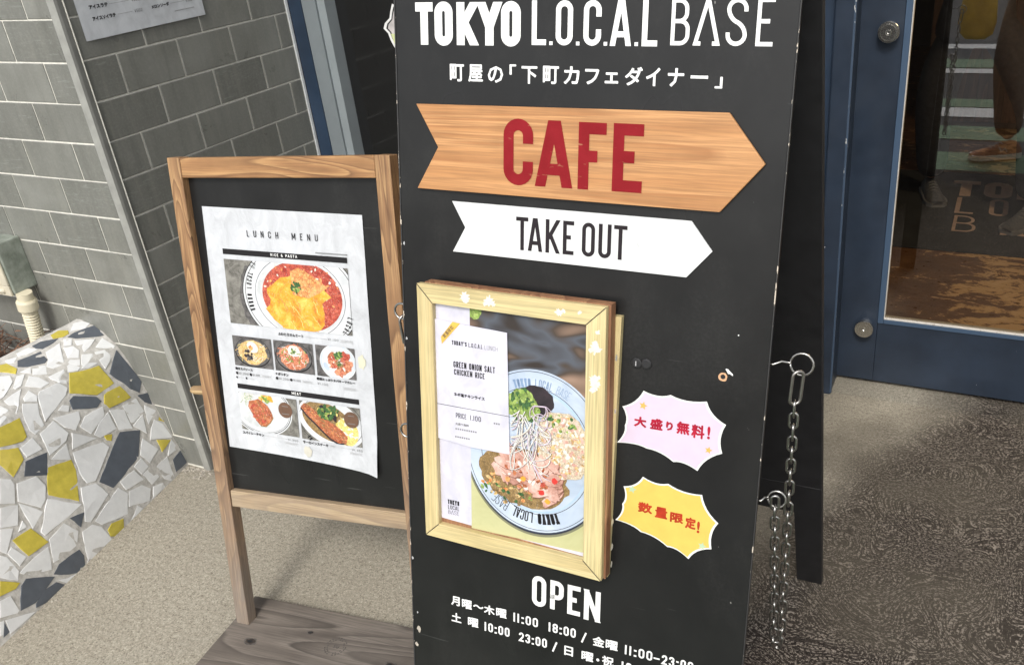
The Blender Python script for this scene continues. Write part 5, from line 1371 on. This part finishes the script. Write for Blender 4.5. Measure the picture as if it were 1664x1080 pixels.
o = inst('quick_link', QL, g, mat4=Matrix.Translation(Vector((-.2140, 1.088, .925)) - Vector(g.location)) @ Matrix.Rotation(R(35), 4, 'Z') @ Matrix.Rotation(R(5), 4, 'Y'))
g = hang('steel chain hanging in a loop at the left edge of the tall sign', catenary((-.8560, 1.060, .900), (-.8560, 1.010, .730), (-.848, 1.075, .46)))
o = inst('quick_link', QL, g, mat4=Matrix.Translation(Vector((-.8620, 1.054, .940)) - Vector(g.location)) @ Matrix.Rotation(R(60), 4, 'Z'))

# ---------------------------------------------------------------- framed lunch poster hung on the board
fr = empty('poster_frame', ab.matrix_world @ Vector((.0560, 0, .6260)), AX)
tag(fr, 'pale yellow wooden poster frame holding the chicken rice lunch poster on the tall sign', 'picture frame')
def F(u, v): return (u - .0560, v - .6260)
TLo, TRo, BRo, BLo = F(.0530, 1.0678), F(.3700, 1.0650), F(.3770, .6185), F(.0588, .6310)
TLi, TRi, BRi, BLi = F(.0806, 1.0388), F(.3392, 1.0352), F(.3450, .6486), F(.0845, .6560)
y0, y1 = -.045, -.0330
GP = .0004
def rail(poly, m, nm): mb = MB(); mb.prism(poly, y0, y1, m); return mb.build(nm, fr, bevel=.0012)
rail([BLo, BRo, BRi, BLi], YEL_X, 'rail'); rail([TRo, TLo, TLi, TRi], YEL_X, 'rail'); rail([TLo, BLo, BLi, TLi], YEL_Z, 'stile'); rail([BRo, TRo, TRi, BRi], YEL_Z, 'stile')
mb = MB()      # dark mitre joints
for a, b in ((TLo, TLi), (TRo, TRi), (BRo, BRi), (BLo, BLi)):
    d = Vector((b[0] - a[0], b[1] - a[1])).normalized(); n = Vector((-d.y, d.x)) * .0006
    mb.add([(a[0] + n.x, y0 - .0003, a[1] + n.y), (a[0] - n.x, y0 - .0003, a[1] - n.y), (b[0] - n.x, y0 - .0003, b[1] - n.y), (b[0] + n.x, y0 - .0003, b[1] + n.y)], [(0, 1, 2, 3)], BLACKIN)
mb.build('mitre_joint', fr)
def ringbox(name, o, w, ya, yb, m, sx=0, sz=0):
    (ax, az), (bx, bz), (cx_, cz_), (dx, dz) = o; inn = [(ax + w, az - w), (bx - w, bz - w), (cx_ - w, cz_ + w), (dx + w, dz + w)]
    mb = MB()
    for i in range(4): mb.prism([o[i], o[(i + 1) % 4], inn[(i + 1) % 4], inn[i]], ya, yb, m)
    return mb.build(name, fr)
ringbox('reddish_box_frame', [F(.0610, 1.0690), F(.3735, 1.0665), F(.3800, .6170), F(.0640, .6290)], .022, -.0327, -.0125, REDWOOD)
ringbox('rear_pale_frame', [F(.0640, 1.0480), F(.3830, 1.0445), F(.3765, .6080), F(.0640, .6150)], .024, -.0122, -.0006, YEL_Z)
mb = MB(); rg3 = random.Random(3)
for u, v, r in ((.1390, 1.0560, .0075), (.1405, 1.0505, .0045), (.1800, 1.0540, .0070), (.1740, 1.0490, .0040), (.1870, 1.0500, .0045), (.2960, 1.0490, .0058), (.3030, 1.0520, .0030), (.3290, 1.0530, .0030), (.3560, 1.0010, .0090), (.3540, 1.0080, .0050), (.3535, .9520, .0075), (.3570, .9430, .0070), (.3530, .9370, .0050), (.3610, .9560, .0035), (.3580, 1.0260, .0035)):
    x, z = F(u, v); mb = MB(); mb.flat(blob(x, z, r * .9, 26, .42, 1, 1.15, rng=rg3), y0 - .0003 - rg3.random() * 1e-4, PATCH); mb.build('peeled_patch', fr)
mb = MB()
for v, r in ((.985, .006), (.90, .004), (.715, .006), (.672, .006), (.640, .006)):
    mb.add([(.3270 + (.9 - v) * .014, -.030 + a * .9, v - .626 + b) for a, b in blob(0.005, 0, r, 9, .3)], [tuple(range(9))], PATCH)
mb.build('side_patch', fr)
PY = -.0338      # poster surface, seen through the front frame
po = MB(); q = [F(.062, 1.062), F(.372, 1.058), F(.372, .628), F(.066, .636)]
po.flat([F(.0700, 1.045), F(.3500, 1.045), F(.3530, .6420), F(.0740, .6420)], PY, REDWOOD)
o = po.build('backing_board', fr)
po = MB(); po.flat([F(.0700, 1.0450), F(.3500, 1.0420), F(.3500, .6390 + .010), F(.0750, .6640)], PY - .0004, PAPERW); po.build('poster_sheet', fr)
x0, z1 = F(.1414, 1.0440); x1, z0 = F(.3500, .6560)
ph = Photo(x0, x1, z0, z1, F_BLURB, PY - .0008); ph.k = 1
def PF(u, v): return F(u, v)
ph.put([PF(.12, .90), PF(.36, .90), PF(.36, .63), PF(.12, .63)], F_OLIVE)
ph.put(blob(*PF(.150, 1.028), .010, 14, .2, 1.2, 1, rng=rg3), F_LET)
cx, cz = PF(.2560, .8110); RX, RZ = .1240, .1400
ph.put(ellipse(cx, cz - .003, RX + .002, RZ + .001, 80), fmat('print_plate_shadow', (.16, .16, .10), (.2, .2, .12), 10)); ph.put(ellipse(cx, cz, RX, RZ, 80), F_NAVYP); ph.put(ellipse(cx, cz + .002, RX - .0004, RZ - .002, 80), F_BLUE); ph.ring(cx, cz + .002, RX - .0035, RZ - .005, .0010, F_NAVYP)
ph.ring(cx, cz + .003, RX - .028, RZ - .032, .0010, F_NAVYP); ph.put(ellipse(cx, cz + .004, RX - .030, RZ - .034, 70), F_BLUE2); ph.put(ellipse(cx, cz + .003, RX - .034, RZ - .038, 70), F_BLUE)
ph.curve_text('TOKYO LOCAL BASE', cx, cz + .002, .1140, .0190, .002, 290, 232, BLACKPRINT, False, [.0170 * w * .9 for w in WT])
ph.k += 10
s = Photo
ph.curve_text('TOKYO LOCAL BASE', cx, cz + .002, .1160, .0140, .002, 108, 62, plain('print_mid_blue', (0.20, 0.29, 0.44), 0.5), False, [.0135 * w * .8 for w in WT])
ph.put(blob(*PF(.2350, .7660), .073, 40, .05, 1.08, .68, rot=-10, rng=rg3), F_SAUCE)
ph.scatter(*PF(.2150, .7450), .055, .030, 110, .0028, [F_SAUCE, F_LET, F_HERB, F_EGGR, F_PASTA], rg3)
ph.put(blob(*PF(.2570, .9000), .030, 26, .04, 1.0, .85, rot=0, rng=rg3), F_BLK)
for k in range(70): a = rg3.uniform(0, 6.28); q = rg3.random() ** .5; x, z = PF(.2330, .8880); ph.put(blob(x + .026 * q * math.cos(a), z + .024 * q * math.sin(a), rg3.uniform(.003, .007), 9, .4, rg3.uniform(1, 2), 1, rng=rg3), rg3.choice([F_LET, F_LET, F_HERB, F_LET]))
ph.put(blob(*PF(.3030, .8310), .046, 34, .07, 1.0, 1.25, rot=12, rng=rg3), F_RICE); ph.scatter(*PF(.3030, .8310), .042, .052, 420, .0026, [F_RICE, F_CREAM, F_RICE, F_PASTA, F_CHK], rg3, .2)
ph.scatter(*PF(.3000, .8700), .030, .014, 14, .0030, [F_LET, F_HERB], rg3)
for k in range(40):
    t = rg3.random(); x, z = PF(.192 + t * .103 + rg3.uniform(-.008, .008), .797 - t * .030 + rg3.uniform(-.028, .026)); bb = blob(x, z, rg3.uniform(.007, .017), 15, .22, rg3.uniform(1.2, 2.2), .75, rng=rg3)
    ph.put([(q[0] + .0008, q[1] - .0013) for q in bb], F_CHKS); ph.put(bb, F_CHK)
    if k % 2: ph.strand([(x - .006, z + .002), (x, z + rg3.uniform(-.002, .004)), (x + .006, z + .001)], .0009, F_CREAM)
ph.scatter(*PF(.2450, .7720), .050, .026, 60, .0030, [F_CHK, F_CHK, F_MEAT, F_CREAM], rg3)
for u, v, m in ((.2370, .7660, F_ORANGE), (.2690, .7480, F_RED), (.2710, .7620, F_TOM), (.2920, .7720, F_RED), (.2090, .7600, F_EGGR), (.2800, .7340, F_ORANGE)): ph.put(blob(*PF(u, v), .0050, 9, .25, rng=rg3), m)
F_ONW = fmat('print_white_onion', (0.50, 0.52, 0.46), (0.80, 0.80, 0.78), 160); F_ONS = plain('print_onion_shade', (0.26, 0.20, 0.19), 0.5, 0.3, 90)
for k in range(46):
    x, z = PF(.2440 + rg3.uniform(-.020, .020), .868 + rg3.uniform(-.03, .015)); a = -math.pi / 2 + rg3.uniform(-.75, .75); da = rg3.uniform(-.16, .16); pts = [(x, z)]; w = rg3.uniform(.0007, .0015)
    for j in range(rg3.randint(12, 30)): da += rg3.uniform(-.05, .05); a += da; pts.append((pts[-1][0] + .0040 * math.cos(a), pts[-1][1] + .0040 * math.sin(a)))
    pts = [p for p in pts if PF(0, .765)[1] < p[1] < PF(0, .895)[1] and PF(.213, 0)[0] < p[0] < PF(.285, 0)[0]]
    if len(pts) > 3: ph.strand([(x + .0006, z - .0005) for x, z in pts], w * 1.1, F_ONS); ph.strand(pts, w, rg3.choice([F_ONW, F_ONW, F_CREAM, PINK]))
ph.build('dish_picture', fr)
cd_ = MB(); cy = PY - .0040
cd_.prism([F(.0745, 1.0120), F(.1200, 1.0090), F(.2073, 1.0044), F(.2124, .8034), F(.1410, .8034), F(.0765, .8100)], cy, cy + .0012, CARD)
o = cd_.build('price_card', fr)
lt = MB(); Y = cy - .0003
text(lt, "TODAY'S", *(F(.1108, 0)[0], F(.1375, 0)[0]), F(0, .9731)[1], F(0, .9803)[1], .0014, Y, BLACKPRINT)
text(lt, 'L.O.C.A.L', F(.1407, 0)[0], F(.1651, 0)[0], F(0, .9729)[1], F(0, .9800)[1], .0009, Y, BLACKPRINT)
text(lt, 'LUNCH', F(.1687, 0)[0], F(.1920, 0)[0], F(0, .9726)[1], F(0, .9798)[1], .0006, Y, GREYPRINT)
text(lt, 'GREEN ONION SALT', F(.1132, 0)[0], F(.1868, 0)[0], F(0, .9360)[1], F(0, .9462)[1], .0016, Y, BLACKPRINT)
text(lt, 'CHICKEN RICE', F(.1140, 0)[0], F(.1687, 0)[0], F(0, .9238)[1], F(0, .9333)[1], .0015, Y, BLACKPRINT)
jp(lt, 'ネギ塩チキンライス', F(.1132, 0)[0], F(.1686, 0)[0], F(0, .8876)[1], F(0, .8938)[1], Y, BLACKPRINT, .0003)
lt.flat([F(.0770, .8694), F(.2118, .8676), F(.2118, .8684), F(.0770, .8703)], Y, BLACKPRINT)
text(lt, 'PRICE', F(.1163, 0)[0], F(.1355, 0)[0], F(0, .8504)[1], F(0, .8592)[1], .0010, Y, BLACKPRINT)
text(lt, '1,100', F(.1426, 0)[0], F(.1618, 0)[0], F(0, .8504)[1], F(0, .8592)[1], .0011, Y, BLACKPRINT)
jp(lt, '大盛り無料', F(.1153, 0)[0], F(.1400, 0)[0], F(0, .8380)[1], F(0, .8425)[1], Y, GREYPRINT, .0002)
for u0, u1, v in ((.1152, .1549, .8300), (.1145, .1411, .8160), (.1846, .1944, .8508)):
    u = u0
    while u < u1: lt.flat([F(u, v), F(u + .0026, v), F(u + .0026, v + .0028), F(u, v + .0028)], Y, GREYPRINT); u += .0040
lt.build('lettering', o)
mb = MB(); mb.flat([F(.0917, .9841), F(.1130, 1.0110), F(.1265, 1.0096), F(.0930, .9720)], cy - .0006, plain('gold_ribbon_print', (.66, .43, .08), .5, .15, 60))
def rb(x, z): d = Vector((.0335, .0376)).normalized(); n = Vector((-d.y, d.x)); q = Vector(F(.0965, .9800)) + d * x + n * z; return (q.x, q.y)
for k, ch in enumerate('数量限定'): jp(mb, ch, .003 + k * .0066, .0088 + k * .0066, -.0002, .0062, cy - .0009, F_SAUCE, .0002, rb)
mb.build('ribbon', fr)
mb = MB(); Y = PY - .0008
text(mb, 'TOKYO', F(.0966, 0)[0], F(.1183, 0)[0], F(0, .6915)[1], F(0, .7000)[1], .0019, Y, BLACKPRINT); text(mb, 'LOCAL', F(.0970, 0)[0], F(.1183, 0)[0], F(0, .6825)[1], F(0, .6900)[1], .0009, Y, BLACKPRINT); text(mb, 'B^SE', F(.0972, 0)[0], F(.1180, 0)[0], F(0, .6735)[1], F(0, .6810)[1], .0005, Y, BLACKPRINT)
mb.build('lettering', fr)

# ---------------------------------------------------------------- people seen in and through the door glass
SKIN = plain('skin', (0.52, 0.33, 0.24), 0.55, 0.06, 20); HAIR = plain('black_hair', (0.012, 0.010, 0.009), 0.5, 0.3, 90)
def skinned(name, chains, m, parent, sub=2, smooth=True):
    """chains: lists of (x, y, z, radius); a chain whose first point equals an existing vertex joins it"""
    bm = bmesh.new(); ly = bm.verts.layers.skin.verify(); key = {}; first = True
    for ch in chains:
        prev = None
        for x, y, z, r in ch:
            k = (round(x, 4), round(y, 4), round(z, 4))
            if k not in key:
                v = bm.verts.new((x, y, z)); v[ly].radius = (r, r); v[ly].use_root = first; first = False; key[k] = v
            v = key[k]
            if prev is not None and prev is not v and not bm.edges.get((prev, v)): bm.edges.new((prev, v))
            prev = v
    me = bpy.data.meshes.new(name); bm.to_mesh(me); bm.free()
    o = bpy.data.objects.new(name, me); COL.objects.link(o); me.materials.append(m)
    s = o.modifiers.new('skin', 'SKIN'); s.use_smooth_shade = True; s.branch_smoothing = .6
    b = o.modifiers.new('sub', 'SUBSURF'); b.levels = sub; b.render_levels = sub
    dg = bpy.context.evaluated_depsgraph_get(); me2 = bpy.data.meshes.new_from_object(o.evaluated_get(dg))
    o.modifiers.clear(); o.data = me2; bpy.data.meshes.remove(me); me2.name = name
    if not me2.materials: me2.materials.append(m)
    o.parent = parent
    return o
def shoe(parent, ankle, toe_dir, m, sole, logo=None):
    """low trainer: upper, sole and laces; ankle above the heel, pointing along toe_dir"""
    d = Vector((toe_dir[0], toe_dir[1], 0)).normalized(); s = Vector((-d.y, d.x, 0)); a = Vector((ankle[0], ankle[1], 0))
    def W(u, w, z): p = a + d * u + s * w; return (p.x, p.y, z)
    prof = [(-.075, .026, .055), (-.055, .036, .085), (-.02, .038, .098), (.03, .039, .088), (.08, .044, .066), (.13, .049, .052), (.17, .044, .044), (.195, .024, .034)]
    mb = MB(); vs = []; n = 10
    for u, w, h in prof:
        for k in range(n):
            t = math.pi * k / (n - 1); vs.append(W(u, w * math.cos(t), .022 + (h - .022) * math.sin(t) ** .8))
    fs = [(i * n + k, i * n + k + 1, (i + 1) * n + k + 1, (i + 1) * n + k) for i in range(len(prof) - 1) for k in range(n - 1)] + [tuple(range(n)), tuple((len(prof) - 1) * n + k for k in range(n))[::-1]]
    mb.add(vs, fs, m); o = mb.build('shoe', parent, smooth=True)
    out = [(u, w + .004) for u, w, h in prof] + [(u, -w - .004) for u, w, h in prof[::-1]]; mb = MB(); k = len(out)
    mb.add([W(u, w, 0.001) for u, w in out] + [W(u, w * 1.03, .030) for u, w in out], [tuple(range(k))[::-1], tuple(k + i for i in range(k))] + [(i, (i + 1) % k, k + (i + 1) % k, k + i) for i in range(k)], sole); mb.build('sole', o)
    mb = MB()
    for i in range(4): u = .035 + .018 * i; mb.tube([W(u, -.018, .083 - .008 * i), W(u + .004, 0, .092 - .009 * i), W(u, .018, .083 - .008 * i)], .0025, sole, 6)
    mb.build('lace', o)
    if logo:
        for sd in (-1, 1):
            mb = MB(); P = [(.002, .040), (.012, .066), (.034, .044), (.046, .070)]
            for p, q in zip(P, P[1:]): mb.tube([W(p[0] + .01, sd * (.0405 - (p[1] - .04) * .25), p[1]), W(q[0] + .01, sd * (.0405 - (q[1] - .04) * .25), q[1])], .0032, logo, 6)
            mb.build('side_emblem', o)
def hand(parent, palm, fdir, pdir, side, m):
    """palm centre, finger direction, palm normal; five fingers of different length"""
    f = Vector(fdir).normalized(); n = Vector(pdir).normalized(); s = f.cross(n).normalized() * side; p = Vector(palm)
    ch = [[(*(p - f * .045), .024), (*p, .028), (*(p + f * .03), .026)]]
    base = p + f * .03
    for k, (L, off) in enumerate(((.062, .027), (.072, .009), (.067, -.010), (.052, -.028))):
        a = base + s * off * .3; b0 = base + f * .015 + s * off; b1 = b0 + f * L * .40 + n * .006; b2 = b1 + f * L * .24 + n * .020; b3 = b2 + f * L * .06 + n * .022
        ch.append([(*base, .026), (*b0, .0098), (*b1, .0090), (*b2, .0082), (*b3, .0072)])
    t0 = p - f * .01 + s * .026; ch.append([(*p, .028), (*t0, .014), (*(t0 + s * .022 + f * .022 + n * .008), .0105), (*(t0 + s * .026 + f * .046 + n * .014), .0088)])
    return skinned('hand', ch, m, parent, 1)
def head(parent, c, face, m):
    """c: centre of the head; face: direction looked at"""
    d = Vector(face).normalized(); s = Vector((0, 0, 1)).cross(d).normalized(); u = d.cross(s) * 1.0; c = Vector(c)
    if u.z < 0: u = -u
    mb = MB(); vs = []; NU, NV = 20, 16
    for j in range(NV + 1):
        ph_ = math.pi * j / NV; zz = math.cos(ph_)
        for i in range(NU):
            th = 2 * math.pi * i / NU; r = math.sin(ph_)
            fx = math.cos(th) * r; sx = math.sin(th) * r; jaw = 1 - .28 * max(0, -zz)
            p = c + d * (fx * .096 * (1 if fx < 0 else jaw + .06)) + s * (sx * .074 * jaw) + u * (zz * .118)
            if fx > .86 and abs(sx) < .2: p += d * .018 * math.exp(-((zz + .12) / .16) ** 2)
            if fx > .6 and .16 < abs(sx) < .55: p -= d * .010 * math.exp(-((zz - .06) / .11) ** 2)
            vs.append(p)
    mb.add(vs, [(j * NU + i, j * NU + (i + 1) % NU, (j + 1) * NU + (i + 1) % NU, (j + 1) * NU + i) for j in range(NV) for i in range(NU)], m)
    h = mb.build('head', parent, smooth=True)
    EW = plain('eye_white', (0.7, 0.7, 0.68), 0.3)
    for sd in (-1, 1):
        mb = MB(); q = c + d * .083 + s * sd * .031 + u * .006; mb.lathe([(0, -.008), (.009, -.004), (.011, .002), (.007, .007), (0, .009)], EW, Matrix.Translation(q) @ d.to_track_quat('Z', 'Y').to_matrix().to_4x4(), 12); mb.lathe([(0, .0085), (.005, .0088), (0, .0098)], HAIR, Matrix.Translation(q) @ d.to_track_quat('Z', 'Y').to_matrix().to_4x4(), 10); mb.build('eye', h)
        mb = MB(); q = c + s * sd * .074; mb.tube([q + u * .028 - d * .004, q + u * .022 + s * sd * .012 - d * .014, q - u * .006 + s * sd * .012 - d * .012, q - u * .030], [.004, .008, .007, .004], m, 8); mb.build('ear', h, smooth=True)
    mb = MB(); q = c + d * .092 - u * .052; mb.tube([q - s * .024 - d * .006, q + d * .003, q + s * .024 - d * .006], [.002, .0055, .002], plain('lips', (0.42, 0.17, 0.14), 0.5), 8); mb.build('mouth', h, smooth=True)
    mb = MB(); vs = []
    for j in range(9):
        ph_ = math.pi * .62 * j / 8
        for i in range(NU):
            th = 2 * math.pi * i / NU; lim = .34 if math.cos(th) > .35 else .62; a = min(ph_, math.pi * lim); r = math.sin(a)
            vs.append(c + d * (math.cos(th) * r * .110 - .006) + s * (math.sin(th) * r * .086) + u * (math.cos(a) * .132))
    mb.add(vs, [(j * NU + i, j * NU + (i + 1) % NU, (j + 1) * NU + (i + 1) % NU, (j + 1) * NU + i) for j in range(8) for i in range(NU)], HAIR); mb.build('hair', h, smooth=True)
def person(loc, label, P, shirt, trousers, shoes, sole, logo=None):
    g = empty('person', loc); tag(g, label, 'person')
    o = Vector(loc)
    def r(p, rad): return (p[0], p[1], p[2], rad)
    L, Rr = P['L'], P['R']
    pel, waist, chest, neck, hd = P['spine']
    # one continuous body surface
    spine = [r(pel, .070), r(waist, .100), r(chest, .125), r((neck[0], neck[1], neck[2] - .07), .085), r(neck, .055), r((hd[0], hd[1], hd[2] - .06), .052)]
    body = [spine]
    for S in (L, Rr):
        body.append([r(chest, .125), r(S['sh'], .058), r(S['el'], .041), r(S['wr'], .027)])
        body.append([r(pel, .100), r(S['hip'], .040), r(S['kn'], .046), r(S['an'], .036)])
    skinned('body', body, SKIN, g)
    head(g, hd, P['face'], SKIN)
    sh = [[r((pel[0], pel[1], pel[2] - .17), .200), r((pel[0], pel[1], pel[2] - .06), .185), r(waist, .132), r(chest, .148), r((neck[0], neck[1], neck[2] - .07), .092)]]
    for S in (L, Rr): sh.append([r(chest, .148), r(S['sh'], .074), r(S['el'], .053), r(tuple(Vector(S['el']).lerp(Vector(S['wr']), .85)), .036)])
    skinned('jacket', sh, shirt, g)
    tr = [[r((pel[0], pel[1], pel[2] + .10), .128), r(pel, .150)]]
    for S in (L, Rr): tr.append([r(pel, .150), r(S['hip'], .122), r(S['kn'], .094), r((S['an'][0], S['an'][1], S['an'][2] + .01), .076)])
    skinned('trousers', tr, trousers, g)
    for S in (L, Rr): shoe(g, S['an'], S['toe'], shoes, sole, logo)
    for S, sd in ((L, 1), (Rr, -1)): hand(g, S['hand'], S['fd'], S['pd'], sd, SKIN)
    for c in g.children: c.location = -o
    return g
DARKC = plain('dark_cotton', (0.022, 0.022, 0.026), 0.9, 0.3, 40, bump=.3); BRJEAN = plain('brown_twill', (0.15, 0.092, 0.060), 0.9, 0.3, 50, bump=.3)
BRSHOE = plain('brown_suede', (0.32, 0.15, 0.085), 0.85, 0.2, 80); GRSHOE = plain('grey_mesh', (0.10, 0.105, 0.115), 0.8, 0.3, 120); SOLE = plain('off_white_sole', (0.72, 0.70, 0.65), 0.7, 0.1, 60)
person((0.15, -0.35, 0), 'person in a dark jacket and brown trousers mirrored in the door glass', dict(
    spine=((.16, -.42, .93), (.16, -.43, 1.08), (.15, -.43, 1.30), (.14, -.42, 1.47), (.12, -.40, 1.62)), face=(-.25, .8, -.35),
    L=dict(sh=(-.03, -.42, 1.40), el=(-.15, -.39, 1.15), wr=(-.165, -.25, 1.03), hand=(-.170, -.205, .985), fd=(0, .5, -1), pd=(1, .3, 0), hip=(.07, -.40, .88), kn=(.00, -.14, .50), an=(.050, .030, .095), toe=(-.92, .40)),
    R=dict(sh=(.33, -.43, 1.40), el=(.38, -.44, 1.13), wr=(.385, -.37, .90), hand=(.385, -.35, .83), fd=(0, .1, -1), pd=(-1, 0, 0), hip=(.26, -.42, .88), kn=(.27, -.34, .49), an=(.30, -.36, .095), toe=(.2, 1))),
    DARKC, BRJEAN, BRSHOE, SOLE, SOLE)
YB_ = plain('yellow_nylon', (0.80, 0.50, 0.04), 0.6, 0.2, 14, bump=.4)
bgp = empty('tote_bag', (-.19, -.17, .60)); tag(bgp, 'yellow cloth bag hanging from the arm of the person mirrored in the door', 'bag')
mb = MB(); vs = []; n = 20; rgb = random.Random(2)
prof = [(0, .0), (.055, .004), (.085, .03), (.098, .09), (.096, .16), (.086, .23), (.072, .28)]
for rr, h in prof:
    for k in range(n): t = 2 * math.pi * k / n; q = rr * (1 + rgb.uniform(-.06, .06)); vs.append((q * math.cos(t) * 1.0, q * math.sin(t) * .55, h + rgb.uniform(-.004, .004)))
mb.add(vs, [(i * n + k, i * n + (k + 1) % n, (i + 1) * n + (k + 1) % n, (i + 1) * n + k) for i in range(len(prof) - 1) for k in range(n)], YB_); mb.build('cloth', bgp, smooth=True)
for sy in (-.03, .03):
    mb = MB(); mb.tube([(-.055, sy, .27), (-.025, sy * .6, .33), (.02, -.03, .375), (.045, sy * .6, .33), (.055, sy, .27)], .007, YB_, 8); mb.build('handle', bgp, smooth=True)
person((-0.14, 4.42, 0), 'person in dark clothes and grey trainers standing on the doormat inside the shop', dict(
    spine=((-.16, 4.50, .92), (-.16, 4.50, 1.08), (-.16, 4.49, 1.30), (-.16, 4.48, 1.46), (-.16, 4.46, 1.62)), face=(.1, -1, -.1),
    L=dict(sh=(.02, 4.48, 1.40), el=(.07, 4.45, 1.15), wr=(-.10, 4.30, 1.27), hand=(-.165, 4.275, 1.285), fd=(-1, -.2, .1), pd=(0, 1, 0), hip=(-.04, 4.49, .87), kn=(.15, 4.42, .49), an=(.175, 4.30, .095), toe=(-.5, -1)),
    R=dict(sh=(-.34, 4.48, 1.40), el=(-.39, 4.45, 1.13), wr=(-.22, 4.30, 1.21), hand=(-.155, 4.275, 1.20), fd=(1, -.2, 0), pd=(0, 1, 0), hip=(-.25, 4.49, .87), kn=(-.30, 4.50, .49), an=(-.28, 4.60, .095), toe=(.3, -1))),
    DARKC, DARKC, GRSHOE, plain('grey_sole', (0.22, 0.22, 0.22), 0.7))
bpy.context.view_layer.update()
